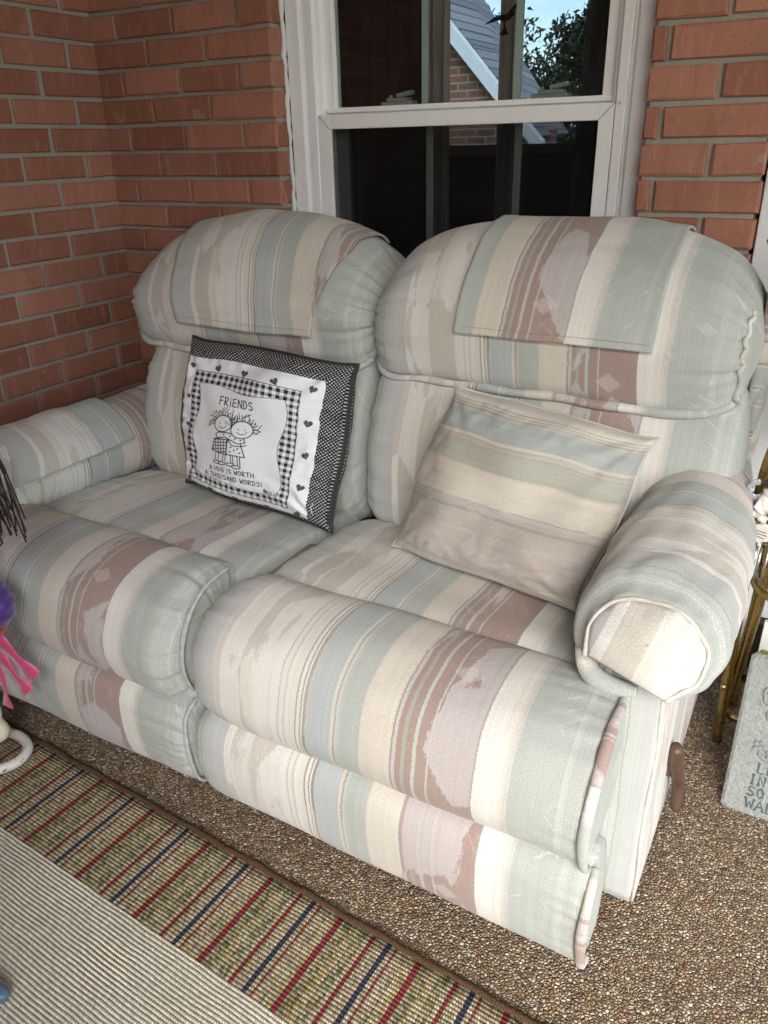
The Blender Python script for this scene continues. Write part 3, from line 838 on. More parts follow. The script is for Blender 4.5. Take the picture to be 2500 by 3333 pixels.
def head_cover(side, x0b, x1b, x0t, x1t, uoff, zb, label):
    f, T = head_surface(side)
    # find v range: front bottom z=zb ... over the top to the rear
    vs = [i/400 for i in range(400)]
    xm = (x0b+x1b)/2
    vb = min((v for v in vs if v < .5), key=lambda v: abs(f(xm, v, 0)[2]-zb) + (10 if f(xm, v, 0)[1] > -.33 else 0))
    G = []; U = []
    n, m = 70, 90
    for j in range(m+1):
        t = j/m; v = vb + (.62-vb)*t
        row = []; ur = []
        for i in range(n+1):
            s = i/n
            k = min(1, t/.6)
            xa = x0b+(x0t-x0b)*k; xb = x1b+(x1t-x1b)*k
            x = xa+(xb-xa)*s
            edge = min(s, 1-s, t*1.5)*10
            off = .0055 + (.0035*max(0, 1-edge)) + .0022*nz(x*9, t*7, 3., 1.6)
            if t < .06: off += .004*(1-t/.06)
            p = f(x, v, off)
            row.append(p); ur.append((uoff+(x-xa)/.74, 20+v*T+ (0 if side == 'L' else .7)))
        G.append(row); U.append(ur)
    o = cloth('headrest_cover', G, U, label, 'headrest cover', 'headrest covers')
    # stitched hem
    hem = []
    mb = MB()
    for j0, rng2 in ((3, range(2, n-1)),):
        for i in rng2:
            if i % 1 == 0:
                a_ = Vector(G[j0][i]); b_ = Vector(G[j0][i+1]); nrm = Vector((0, -1, .1)).normalized()*.0026
                mb.tube([a_+nrm, a_.lerp(b_, .6)+nrm], .0006, 4)
    mb.build('hem_stitching', simple('tan_thread', lin((150, 138, 118)), .8), o)
for side in 'LR':
    f, T = head_surface(side); a, b = HX[side]
    vb = min((i/400 for i in range(120)), key=lambda v: abs(f((a+b)/2, v, 0)[1]+.336)+abs(f((a+b)/2, v, 0)[2]-.712))
    q = [f(a+.010+(b-a-.018)*i/70, vb, .0075+.0012*math.sin(i*.45)) for i in range(71)]
    if side == 'R': q += [f(b-.008-.002*math.sin(i*.8), vb+(.43-vb)*i/40, .004+.002*math.sin(i*1.3)) for i in range(1, 41)]
    n_ = len(q)
    MB().tube(q, [(.0098 if i < 72 else .0055)*(1+.10*math.sin(i*.55))*max(.3, math.sin(math.pi*(i+.5)/n_))**.25 for i in range(n_)], 12, flat=.95, uvu=.03, uvk=1.0).build('headrest_welt', FAB, S)
head_cover('R', 1.283, 1.664, 1.30, 1.668, .465, .834, 'sage, peach and rust striped cover draped over the right headrest')
head_cover('L', .545, .935, .52, .99, .05, .792, 'cream, blue and sage striped cover draped over the left headrest')

def arm_surface(side):
    xc, zc, hw, hh = ARM[side]; df = arm_deform(side)
    def f(y, a, off):
        u = (y+.14)/(-.815+.14); d = (1-u)*.675; s = 1.
        if 0 <= d < .05: s = .86+.14*math.sqrt(max(0, 1-(1-d/.05)**2))
        if d < 0: s = .86
        x = xc+(hw*s+off)*math.cos(a); z = zc+(hh*s+off)*math.sin(a)
        q = df(y, x, z, max(0, u), 0); tl = max(0, min(1, (u-.55)/.45))
        return (q[1], q[0] - .62*(zc+hh*.2-z)*tl*tl, q[2])
    return f
def arm_cover(side, y0, y1, a0, a1, label, front, bulge=.010):
    f = arm_surface(side); G = []; U = []
    n, m = 80, 70
    for i in range(n+1):
        s = i/n; y = y0+(y1-y0)*s; row = []; ur = []
        for j in range(m+1):
            t = j/m; a = a0+(a1-a0)*t
            off = bulge + .004*math.sin(s*math.pi)*.6 + .003 + .006*nz(y*7, a*1.5, 5., 1.3) + (.0022 if side == 'R' else .002)*nz(y*20, a*3, 1., 1.2) + (.007*nz(y*9+a*1.2, a*2.2, 2., 1.7)*max(0, s-.35) if side == 'R' else 0)
            off = max(.0045, off)
            lip = max(0, (s-.94)/.06)
            p = Vector(f(y, a, off + .004*math.sin(min(1, s/.94)*math.pi*.5) - .012*lip))
            row.append(tuple(p)); ur.append(((.69 if side == 'R' else .52)-(y0-y)/.74*.95, 30+t*.34+(0 if side == 'R' else 2)))
        G.append(row); U.append(ur)
    o = cloth('armrest_cover', G, U, label, 'armrest cover', 'armrest covers')
    # closed front of the cover: flat facet with an overlapping seam
    ring = [Vector(p) for p in G[-1]]; c = sum(ring, Vector())/len(ring)
    V = []; F = []; UV = []; K = 10
    for k in range(K+1):
        fct = 1-k/K
        for j, p in enumerate(ring):
            q = c+(p-c)*fct; q.y -= .028*(1-fct**2)**.8; q.y -= .004*nz(q.x*30, q.z*30, 0, 1)
            V.append(tuple(q)); UV.append((.205+(q.x-c.x)/.74*.85-(q.z-c.z)*.35, 33+q.z))
    w = len(ring)
    for k in range(K):
        for j in range(w): F.append((k*w+j, k*w+(j+1) % w, (k+1)*w+(j+1) % w, (k+1)*w+j))
    e = MB().add(V, F, UV).build('end_panel', FAB, o)
    md = e.modifiers.new('s', 'SOLIDIFY'); md.thickness = .003
    pth = smooth_path([r+Vector((0, -.002, 0)) for r in ring[::5]], 3)
    MB().tube(pth, [.0030*(1+.10*math.sin(i*.5)) for i in range(len(pth))], 10, uvu=.21, uvk=.1).build('seam', FAB, o)
    return o
arm_cover('R', -.30, -.835, R(-60), R(205), 'wrinkled striped cloth cover wrapped over the right armrest', True, .006)
_o = [o for o in COL.objects if o.name == 'armrest_cover'][0]
for _i, (pts, rr, uu_) in enumerate((([(1.706, -.765, .545), (1.704, -.800, .505), (1.720, -.826, .474), (1.752, -.834, .464), (1.79, -.834, .466)], .016, .705), ([(1.714, -.77, .50), (1.712, -.798, .472), (1.729, -.818, .448), (1.757, -.822, .438)], .016, .80))):
    q = smooth_path(pts, 7); MB().tube(q, [rr*max(.2, math.sin(math.pi*(i+.6)/(len(q)+.5)))**.35 for i in range(len(q))], 14, flat=.8, uvu=uu_).build('tucked_fold', FAB, _o)
arm_cover('L', -.46, -.835, R(16), R(190), 'striped cloth cover lying over the left armrest', True, .006)

# ---------------- wooden recliner lever
def wood():
    m, t = newmat('dark_turned_wood')
    tc = t.n('ShaderNodeTexCoord').outputs['Object']
    mp = t.n('ShaderNodeMapping', ins={'Vector': tc, 'Scale': (60., 60., 9.)}).outputs[0]
    n = t.noise(mp, 1., 4, .6, 1.)
    t.out(t.mix(n, lin((52, 38, 32)), lin((104, 78, 62))), .45, t.bump(n, .2, .001)); return m
WOOD = wood()
mb = MB()
mb.tube(smooth_path([(1.838, -.66, .250), (1.842, -.64, .19), (1.847, -.60, .12), (1.849, -.595, .052)], 6), [.010, .0125, .014, .0145, .015, .015, .0145, .014, .0135, .013, .0125, .012, .0118, .0118, .012, .0125, .0125, .010, .005], 12, flat=.9)
o = mb.build('recliner_lever', WOOD, S)
mb = MB(); mb.tube([(1.815, -.64, .215), (1.838, -.64, .215)], .020, 14); mb.tube([(1.815, -.63, .18), (1.834, -.63, .18)], .018, 14); mb.build('lever_bracket', WOOD, o)

# ================================================================== THROW PILLOWS
def pillow(name, quad, thick, mat, label, n=80, pw=.45, uvf=None, concave=.045, seed=0., parent=None, lump=.016, hollow=.0):
    """quad: TL,TR,BR,BL (front seen from -y). returns root object with the front and back sheets in one body"""
    TL, TR, BR, BL = [Vector(q) for q in quad]
    N = (TR-TL).cross(BL-TL).normalized()
    if N.y > 0: N = -N
    def mid(s, t):
        a = 2*s-1; b = 2*t-1
        # edges draw in between the pointed corners
        wb_ = 1 - concave*(1-abs(b)**7) + concave*.9*(1-b*b) + .006*math.sin(b*6+seed)
        wa_ = 1 - concave*(1-abs(a)**7) + concave*.8*(1-a*a) + .008*math.sin(a*5+seed*2)
        s2 = .5 + .5*a*wb_; t2 = .5 + .5*b*wa_
        return (TL*(1-s2)+TR*s2)*(1-t2)+(BL*(1-s2)+BR*s2)*t2
    def pt(s, t, side):
        a = 2*s-1; b = 2*t-1
        e = max(0, 1-abs(a)**2.1)*max(0, 1-abs(b)**2.1)
        h = thick*e**pw
        ed = max(abs(a), abs(b))
        wr = lump*nz(s*3+seed, t*3, side, 1.3)*e**.3 + .0045*nz(a*7+seed, b*7, side*3., 1.2)*(ed**2)*e**.2 + .010*nz(a*2.6+seed*2, b*2.6, side*5., 1.)*(ed**3)*e**.15
        cr = 0.
        for ca_, cb_ in ((-1,-1),(1,-1),(-1,1),(1,1)):
            dx, dy = a-ca_, b-cb_; rr_ = math.hypot(dx, dy)+1e-4; th = math.atan2(dy, dx)
            cr += math.sin(th*13+seed*3+ca_)*math.exp(-rr_/.42)*min(1, rr_*3)
        gat = nz(a*11+seed, b*11, side*2., 1.)*max(0, (ed-.62)/.38)*(1-ed)**.4
        p = mid(s, t)+N*(h+wr+(.0075*cr+.016*gat)*min(1, e*6))*side
        p += N*.007*math.sin(a*5+seed+b*2)*ed
        return p
    return pt, N, n

def sheets(pt, n, m):
    V = []; F = []; ST = []
    g = lambda i, k: .5-.5*math.cos(math.pi*i/k)
    gg = lambda i, k: .7*i/k+.3*g(i, k)
    w = n+1
    for side in (1, -1):
        base = len(V)
        for j in range(m+1):
            for i in range(n+1):
                s, t = gg(i, n), gg(j, m)
                V.append(pt(s, t, side)); ST.append((s, t, side))
        for j in range(m):
            for i in range(n):
                q = (base+j*w+i, base+j*w+i+1, base+(j+1)*w+i+1, base+(j+1)*w+i)
                F.append(q[::-1] if side == 1 else q)
    return V, F, ST
def edge_path(pt, k=60):
    P = [pt(i/k, 0, 1) for i in range(k)]+[pt(1, i/k, 1) for i in range(k)]+[pt(1-i/k, 1, 1) for i in range(k)]+[pt(0, 1-i/k, 1) for i in range(k)]
    return P

# ---- striped pillow (stripes run across it)
pt, N, _ = pillow('p', [(1.318, -.43, .748), (1.702, -.43, .698), (1.645, -.63, .438), (1.235, -.555, .430)], .104, FAB, '', seed=2.2, concave=.085, lump=.024)
V, F, ST = sheets(pt, 90, 90)
arcw = lambda t: .5+.5*(.35*(2*t-1)+.65*math.asin(max(-1, min(1, 2*t-1)))/(math.pi/2))
UV = [(.30+.53*arcw(t)+.008*nz(s*3, t*3, 0, 1.2)*1., 41+arcw(s)*.5+(0 if sd > 0 else 3)) for s, t, sd in ST]
FAB2 = fabric('pillow_fabric', .97, .8, {BROWN: (162,152,136), RUST: (172,158,148), LILAC: (178,167,160), WHITE: (196,186,168), SAGE: (160,158,142), SAGE2: (168,162,146), BLUE: (156,161,155)})
o = MB().add(V, F, UV).build('throw_pillow', FAB2); tag(o, label='pastel striped throw pillow with horizontal stripes and pointed corners on the right seat', cat='pillow')
pth = edge_path(pt); MB().tube(pth, .0026, 8, closed=True, uvu=.16, uvk=.03).build('edge_seam', FAB2, o)

# ---- printed pillow
QX = [(125, 125), (1425, 350), (1260, 1720), (20, 1370)]     # the print's own layout grid: TL TR BR BL
P1 = [(.632, -.405, .768), (1.078, -.415, .752), (1.098, -.560, .437), (.662, -.530, .452)]
pt1, N1, _ = pillow('p', P1, .088, None, '', seed=7.7, concave=.065, pw=.34)
NS = 430
V, F, ST = sheets(pt1, NS, NS)
A = np.array(ST, dtype=np.float64)
s_, t_ = A[:, 0], A[:, 1]
def bil(s, t):
    q = np.array(QX, dtype=float)
    return ((q[0][0]*(1-s)+q[1][0]*s)*(1-t)+(q[3][0]*(1-s)+q[2][0]*s)*t, (q[0][1]*(1-s)+q[1][1]*s)*(1-t)+(q[3][1]*(1-s)+q[2][1]*s)*t)
_e = (1-np.abs(2*s_-1)**2.4).clip(0)*(1-np.abs(2*t_-1)**2.4).clip(0)
s_ = s_ - .100*_e**.36; t_ = t_ - .0*_e
X, Y = bil(s_, t_)
BLK = np.array(lin((38, 36, 36))[:3]); WHT = np.array(lin((222, 224, 228))[:3])
ink = np.zeros(len(X)) ; base = np.zeros(len(X))   # 1 = black
front = A[:, 2] > 0
# dotted black border
sc_ = 27.
rotx = (s_*1320)/sc_; roty = (t_*1290)/sc_
dots = (((rotx % 1)-.5)**2 + ((roty % 1)-.5)**2 < .031) | (((((rotx+.5) % 1)-.5)**2 + (((roty+.5) % 1)-.5)**2) < .031)
lum = np.where(dots, .75, 0.)            # blend towards white
wob = lambda x, sd: 6*np.sin(x/67.+sd)+4*np.sin(x/29.+2*sd)
inwhite = front & (s_ < .868+.004*np.sin(t_*14)) & (s_ > .0) & (t_ > .117+.003*np.sin(s_*17)) & (t_ < .975) & (s_ > .003)
lum = np.where(inwhite, 1.-.03*np.sin(Y*1.9)*np.sin(X*.7), lum)
def gframe(s, t):
    out = (s > .055) & (s < .752) & (t > .205+.0*s) & (t < .945)
    wl = .105 + .014*np.sin(t*17+1) ; wr = .672+.022*np.sin(t*15+2.2)
    wt = .294 + .014*np.sin(s*13+2.2) ; wb = .893+.008*np.sin(s*15+.6)-.02*np.exp(-((s-.1)/.06)**2)
    inn = (s > wl) & (s < wr) & (t > wt) & (t < wb)
    return out, inn, (wl, wr, wt, wb)
out_, inn_, (wl, wr, wt, wb) = gframe(s_, t_)
gi = front & out_ & ~inn_
gu = (s_*1300/26.).astype(int) % 2; gv = (t_*1300/26.).astype(int) % 2
hatch = (np.sin((X+Y)*.9) > 0)
g_ = np.where((gu == 1) & (gv == 1), 0., np.where((gu == 0) & (gv == 0), 1., np.where(hatch, .25, .75)))
lum = np.where(gi, g_, lum)
def line_edge(mask, val): 
    global lum
    lum = np.where(mask, val, lum)
e = .0035
line_edge(front & out_ & ((s_ < .055+e) | (s_ > .752-e) | (t_ < .205+e) | (t_ > .945-e)), .1)
line_edge(front & out_ & inn_ & ((np.abs(s_-wl) < e) | (np.abs(s_-wr) < e) | (np.abs(t_-wt) < e) | (np.abs(t_-wb) < e)), .1)
def stroke(pts, w):
    global lum
    for (xa, ya), (xb, yb) in zip(pts, pts[1:]):
        sel = np.where(front & (X > min(xa, xb)-w-2) & (X < max(xa, xb)+w+2) & (Y > min(ya, yb)-w-2) & (Y < max(ya, yb)+w+2))[0]
        if not len(sel): continue
        dx, dy = xb-xa, yb-ya; L2 = dx*dx+dy*dy+1e-9
        tt = np.clip(((X[sel]-xa)*dx+(Y[sel]-ya)*dy)/L2, 0, 1)
        d = np.hypot(X[sel]-xa-tt*dx, Y[sel]-ya-tt*dy)
        k = np.clip((w-d)/1.5+.5, 0, 1)
        lum[sel] = np.minimum(lum[sel], 1-k)
def fillpoly(pts, fn):
    global lum
    P = np.array(pts, dtype=float)
    sel = np.where(front & (X > P[:, 0].min()) & (X < P[:, 0].max()) & (Y > P[:, 1].min()) & (Y < P[:, 1].max()))[0]
    ins = np.zeros(len(sel), bool); x, y = X[sel], Y[sel]; j = len(P)-1
    for i in range(len(P)):
        c = ((P[i, 1] > y) != (P[j, 1] > y)) & (x < (P[j, 0]-P[i, 0])*(y-P[i, 1])/(P[j, 1]-P[i, 1]+1e-9)+P[i, 0]); ins ^= c; j = i
    q = sel[ins]; lum[q] = fn(X[q], Y[q])
def heart(cx, cy, r, rot=10, speck=True):
    pts = []
    for i in range(28):
        a = 2*math.pi*i/28
        hx = 16*math.sin(a)**3; hy = -(13*math.cos(a)-5*math.cos(2*a)-2*math.cos(3*a)-math.cos(4*a))
        c, s = math.cos(R(rot)), math.sin(R(rot)); hx *= r/17; hy *= r/15
        pts.append((cx+hx*c-hy*s, cy+hx*s+hy*c))
    if speck: fillpoly(pts, lambda x, y: np.where(np.sin(x*.55)*np.sin(y*.55) > .75, .5, .06))
    else: stroke(pts+pts[:1], 2.2)
for i, (cx, cy) in enumerate([(150,355),(365,393),(612,447),(887,502),(1150,553),(1112,835),(1095,1100),(1062,1370),(1022,1605),(760,1555),(520,1487),(305,1418),(80,1335),(100,1080),(124,862),(130,622)]):
    heart(cx, cy, 33 if 0 < i < 9 else (26 if i < 13 else 22), [14, -12, 10, -20, 24, 12, -14, 20, -20, 15, 20, 12, -30, 5, 8, 0][i])
# stroke alphabet on a 1 x 1 cell, y down
G = {'F': [[(.1,1),(.15,0),(.9,.02)],[(.12,.48),(.75,.45)]], 'R': [[(.1,1),(.15,.03)],[(.0,.08),(.6,0),(.85,.22),(.6,.45),(.15,.5),(.9,1)]], 'i': [[(.5,.35),(.5,1)],[(.5,.08),(.5,.12)]],
 'E': [[(.85,.02),(.12,.05),(.1,.98),(.9,.95)],[(.1,.5),(.75,.48)]], 'N': [[(.1,1),(.12,.02),(.88,.98),(.9,0)]], 'D': [[(.12,0),(.12,1),(.6,.92),(.9,.5),(.6,.06),(.0,.02)]],
 'S': [[(.88,.12),(.5,0),(.15,.18),(.25,.42),(.75,.56),(.88,.8),(.5,1),(.1,.88)]], 'A': [[(.02,1),(.48,0),(.95,1)],[(.2,.62),(.8,.6)]], 'H': [[(.12,0),(.1,1)],[(.9,0),(.88,1)],[(.1,.52),(.9,.48)]],
 'U': [[(.1,0),(.12,.75),(.45,1),(.82,.8),(.9,0)]], 'G': [[(.9,.14),(.5,0),(.12,.4),(.2,.85),(.6,1),(.9,.85),(.9,.55),(.55,.55)]], 'W': [[(.0,0),(.25,1),(.5,.35),(.75,1),(1.,0)]],
 'O': [[(.5,0),(.12,.25),(.1,.7),(.5,1),(.88,.72),(.88,.28),(.5,0)]], 'T': [[(.0,.04),(1.,0)],[(.5,.02),(.5,1)]], '!': [[(.5,0),(.5,.68)],[(.5,.93),(.5,.98)]],
 'L': [[(.15,0),(.12,.98),(.9,.96)]], 'I': [[(.5,0),(.5,1)],[(.25,0),(.75,0)],[(.25,1),(.75,1)]],
 'm': [[(.0,1),(.1,.45),(.2,.9),(.35,.4),(.5,.9),(.7,.42),(.8,1)]], 'a': [[(.8,.5),(.4,.45),(.15,.75),(.4,1),(.75,.75),(.85,1)]], 'r': [[(.3,.45),(.35,1)],[(.35,.6),(.7,.45)]], 'c': [[(.8,.55),(.4,.5),(.2,.8),(.5,1),(.85,.92)]],
 '@': [[(.5,.1),(.1,.4),(.2,.85),(.6,.98),(.95,.6),(.8,.2),(.5,.1)],[(.7,.4),(.45,.38),(.35,.6),(.5,.75),(.72,.68)]]}
def text(word, x, y, x2, y2, h, w, gap=.22):
    """baseline box from (x,y) top-left to (x2,y2) top-right, h = letter height"""
    cells = [(.55 if c in 'i!' else (.5 if c == ' ' else 1.)) for c in word]
    tot = sum(cells)+gap*(len(word)-1); ux, uy = (x2-x)/tot, (y2-y)/tot; p = 0
    for c, k in zip(word, cells):
        if c != ' ':
            for st in G[c]:
                stroke([(x+(p+a*k)*ux-.12*b*h*.4, y+(p+a*k)*uy+b*h) for a, b in st], w)
        p += k+gap
text('FRiENDS', 430, 632, 716, 682, 66, 4.2)
text('A HUG iS WORTH', 325, 1192, 706, 1262, 37, 3.2)
text('A THOUSAND WORDS!', 272, 1240, 762, 1340, 38, 3.2)
text('@marci', 766, 1385, 884, 1415, 34, 2.6, .1)
# two plain hugging doodle children
rd = random.Random(5)
def kid(cx, cy, r, tilt, hairdir):
    pts = [(cx+r*math.cos(R(a))*1.06, cy+r*math.sin(R(a))*.92) for a in range(0, 361, 15)]
    fillpoly(pts, lambda x, y: np.ones_like(x)*.98); stroke(pts, 4)
    for a in range(185, 365, 9):
        aa = R(a+hairdir); l = rd.uniform(38, 78); b = rd.uniform(-.35, .35)
        p0 = (cx+r*math.cos(aa)*1.02, cy+r*math.sin(aa)*.9)
        p1 = (p0[0]+l*.5*math.cos(aa+b), p0[1]+l*.5*math.sin(aa+b)); p2 = (p0[0]+l*math.cos(aa-b), p0[1]+l*math.sin(aa-b))
        stroke([p0, p1, p2], 3.2)
    for ex in (-24, 22): stroke([(cx+ex, cy-2+ex*.1), (cx+ex+1, cy+2+ex*.1)], 4)
    stroke([(cx-34, cy+18), (cx-12, cy+38), (cx+18, cy+36), (cx+38, cy+16)], 3)
dress1 = [(400,975),(520,985),(510,1110),(368,1070)]; dress2 = [(520,985),(618,1010),(650,1130),(505,1105)]
fillpoly(dress1, lambda x, y: np.where(((x/13).astype(int) % 2 == 1) & ((y/13).astype(int) % 2 == 1), .02, np.where(((x/13).astype(int)+(y/13).astype(int)) % 2 == 0, .95, .45)))
stroke(dress1+dress1[:1], 4); stroke(dress2+dress2[:1], 4)
for hx, hy in ((548,1048),(575,1072),(600,1060),(540,1085),(615,1095)): heart(hx, hy, 9, 0, True)
for a, b in (((412,1085),(385,1158)),((440,1095),(415,1160)),((480,1105),(462,1165)),((500,1105),(490,1165)),((545,1115),(540,1185)),((562,1118),(560,1190)),((595,1125),(592,1200)),((614,1128),(612,1200))): stroke([a, b], 3.6)
for fx, fy in ((405,1168),(452,1178),(530,1188),(578,1210)):
    pts = [(fx+34*math.cos(R(a)), fy+13*math.sin(R(a))+4*math.cos(R(a))) for a in range(0, 361, 24)]; fillpoly(pts, lambda x, y: np.ones_like(x)); stroke(pts, 4)
arm = [(430,925),(520,930),(640,975),(650,1010),(600,1020),(500,965),(425,970),(412,940)]
fillpoly(arm, lambda x, y: np.ones_like(x)); stroke(arm+arm[:1], 4); stroke([(520,990),(560,1035),(620,1040),(660,1030)], 4)
for hx, hy in ((485,945),(540,958),(578,980),(620,990)): heart(hx, hy, 9, 0, True)
kid(470, 855, 72, 0, -8); kid(622, 905, 76, 0, 22)
colr = BLK[None]*(1-lum[:, None]) + WHT[None]*lum[:, None]
me = bpy.data.meshes.new('throw_pillow'); me.from_pydata([tuple(p) for p in V], [], F)
cat_ = me.color_attributes.new('print', 'FLOAT_COLOR', 'POINT'); cat_.data.foreach_set('color', np.concatenate([colr, np.ones((len(colr), 1))], 1).astype(np.float32).ravel())
m, t = newmat('woven_print')
tc = t.n('ShaderNodeTexCoord').outputs['Object']
th = t.noise(t.n('ShaderNodeMapping', ins={'Vector': tc, 'Scale': (260., 260., 900.)}).outputs[0], 1., 2)
vc = t.n('ShaderNodeVertexColor', layer_name='print').outputs['Color']
kk = t.m('MULTIPLY_ADD', th, .3, .85)
t.out(t.mix(1., vc, t.xyz(kk, kk, kk), 'MULTIPLY'), .9, t.bump(th, .4, .001), 0., .2)
pp = tag(link('throw_pillow', me, m), label='black and white printed throw pillow reading FRiENDS with a dotted border on the left seat', cat='pillow')
MB().tube(edge_path(pt1), .0062, 10, closed=True).build('piping', simple('charcoal_cord', lin((44, 42, 42)), .8), pp)
MB().tube(smooth_path([pt1(.955, .86, 1)+N1*.002, pt1(.945, .89, 1)+N1*.004, pt1(.95, .93, 1)+N1*.002], 5), .0008, 5).build('loose_thread', simple('white_thread', (.6, .6, .6, 1), .8), pp)

# ================================================================== RUG
RA = R(-2.55)
RO = Vector((.762, -1.018, 0))      # a point on the bound edge, where a blue line meets it
def rug_mat():
    m, t = newmat('loop_pile_rug')
    uvn = t.n('ShaderNodeUVMap', uv_map='UVMap').outputs[0]
    sp = t.n('ShaderNodeSeparateXYZ', ins={0: uvn}); x, y = sp.outputs[0], sp.outputs[1]     # metres along / away from edge
    wob = t.noise(t.xyz(t.m('MULTIPLY', x, 14.), t.m('MULTIPLY', y, 14.)), 1., 2)
    wb = t.m('MULTIPLY_ADD', wob, .006, -.003)
    row = t.m('DIVIDE', t.m('ADD', y, t.m('MULTIPLY', wb, .8)), .0068)
    rid = t.m('FLOOR', row); rf = t.m('SUBTRACT', t.m('FRACT', row), .5)
    jit = t.n('ShaderNodeTexWhiteNoise', noise_dimensions='1D', ins={'W': rid}).outputs[0]
    lp = t.m('ADD', t.m('DIVIDE', t.m('ADD', x, t.m('MULTIPLY', rf, -.003)), .0046), t.m('MULTIPLY', jit, 1.))
    lf = t.m('SUBTRACT', t.m('FRACT', lp), .5)
    h = t.m('MULTIPLY', t.m('POWER', t.m('SUBTRACT', 1., t.m('MULTIPLY', t.m('ABSOLUTE', rf), 1.9), clamp=True), .45), t.m('SUBTRACT', 1., t.m('MULTIPLY', t.m('POWER', t.m('ABSOLUTE', t.m('MULTIPLY', lf, 2.)), 2.2), .42)))
    cell = t.n('ShaderNodeTexWhiteNoise', noise_dimensions='2D', ins={'Vector': t.xyz(t.m('FLOOR', lp), rid)}).outputs[0]
    # stripes repeat every 0.149 m along the edge
    px = t.m('FRACT', t.m('ADD', t.m('DIVIDE', t.m('ADD', x, t.m('MULTIPLY', wb, .4)), .149), 10.))
    G0 = (78,80,56); CR = (200,190,164); G1 = (100,102,70); G2 = (138,142,112); YE = (184,162,108); PK = (190,160,142); RD = (134,44,60); NV = (44,52,84)
    st = [(0,NV),(.034,CR),(.085,RD),(.115,PK),(.14,CR),(.19,PK),(.225,G0),(.24,CR),(.29,YE),(.35,RD),(.42,G2),(.455,G0),(.475,G1),(.54,YE),(.60,CR),(.64,G0),(.655,G2),(.70,G1),(.745,CR),(.79,RD),(.838,G2),(.87,CR),(.90,PK),(.935,CR),(.975,NV)]
    strip = t.ramp(px, [(p, lin(c)) for p, c in st])
    isline = t.ramp(px, [(0,(1,)*4),(.034,(0,0,0,1)),(.085,(.75,.75,.75,1)),(.115,(0,0,0,1)),(.35,(1,)*4),(.42,(0,0,0,1)),(.79,(1,)*4),(.838,(0,0,0,1)),(.975,(1,)*4)])
    rnd = t.ramp(cell, [(0,lin(CR)),(.30,lin(G2)),(.50,lin(G1)),(.68,lin(YE)),(.82,lin(PK)),(.93,lin((120,112,80)))])
    strip = t.mix(t.m('MULTIPLY', t.m('SUBTRACT', 1., isline), .55), strip, rnd)
    beige = t.mix(cell, lin((208, 201, 184)), lin((240, 234, 220)))
    beige = t.mix(t.m('MULTIPLY', t.noise(t.xyz(t.m('MULTIPLY', x, 6.), t.m('MULTIPLY', y, 6.)), 1., 3), .35), beige, lin((180, 170, 146)))
    isb = t.m('GREATER_THAN', y, .186)
    col = t.mix(isb, strip, beige)
    fib = t.noise(t.xyz(t.m('MULTIPLY', x, 900.), t.m('MULTIPLY', y, 300.)), 1., 2)
    col = t.mix(t.m('MULTIPLY', fib, .25), col, lin((120, 108, 84)))
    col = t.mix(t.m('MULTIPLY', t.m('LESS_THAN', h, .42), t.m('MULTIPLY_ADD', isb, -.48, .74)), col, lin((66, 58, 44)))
    speck = t.m('GREATER_THAN', t.noise(t.xyz(t.m('MULTIPLY', x, 240.), t.m('MULTIPLY', y, 240.)), 1., 2), .66)
    col = t.mix(t.m('MULTIPLY', speck, .3), col, lin((84, 74, 56)))
    t.out(col, .95, t.bump(t.m('ADD', h, t.m('MULTIPLY', fib, .15)), 1., .004), 0., .1)
    return m
rg = []; ca2, sa2 = math.cos(RA), math.sin(RA)
def rugp(a, b, z): return (RO.x+a*ca2+b*sa2*1., RO.y+a*sa2-b*ca2, z)
V = []; F = []; UV = []; nx, ny = 90, 60
for j in range(ny+1):
    for i in range(nx+1):
        a = -1.05+i/nx*3.2; b = j/ny*1.75
        z = .012+.0012*nz(a*4, b*4, 0, 1)
        V.append(rugp(a, b, z)); UV.append((a, b))
for j in range(ny):
    for i in range(nx): F.append((j*(nx+1)+i, (j+1)*(nx+1)+i, (j+1)*(nx+1)+i+1, j*(nx+1)+i+1))
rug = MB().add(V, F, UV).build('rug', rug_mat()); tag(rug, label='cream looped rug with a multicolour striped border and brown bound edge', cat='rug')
md = rug.modifiers.new('s', 'SOLIDIFY'); md.thickness = .010; md.offset = -1 if rug.data.polygons[0].normal.z > 0 else 1
def binding():
    m, t = newmat('brown_binding_yarn')
    uvn = t.n('ShaderNodeUVMap', uv_map='UVMap').outputs[0]
    sp = t.n('ShaderNodeSeparateXYZ', ins={0: uvn})
    w = t.m('SINE', t.m('MULTIPLY', sp.outputs[1], 1900.))
    tc = t.n('ShaderNodeTexCoord').outputs['Object']
    n = t.noise(tc, 300., 3)
    t.out(t.mix(n, lin((62, 46, 34)), lin((104, 82, 62))), .95, t.bump(t.m('ADD', t.m('MULTIPLY', w, .5), n), .8, .0015), 0., .1); return m
pth = [Vector(rugp(-1.05+i*.02, -.002+.0012*math.sin(i*.9)+.001*math.sin(i*2.3), .0085)) for i in range(161)]
MB().tube(pth, [.0068+.0007*math.sin(i*1.1) for i in range(161)], 10).build('binding', binding(), rug)

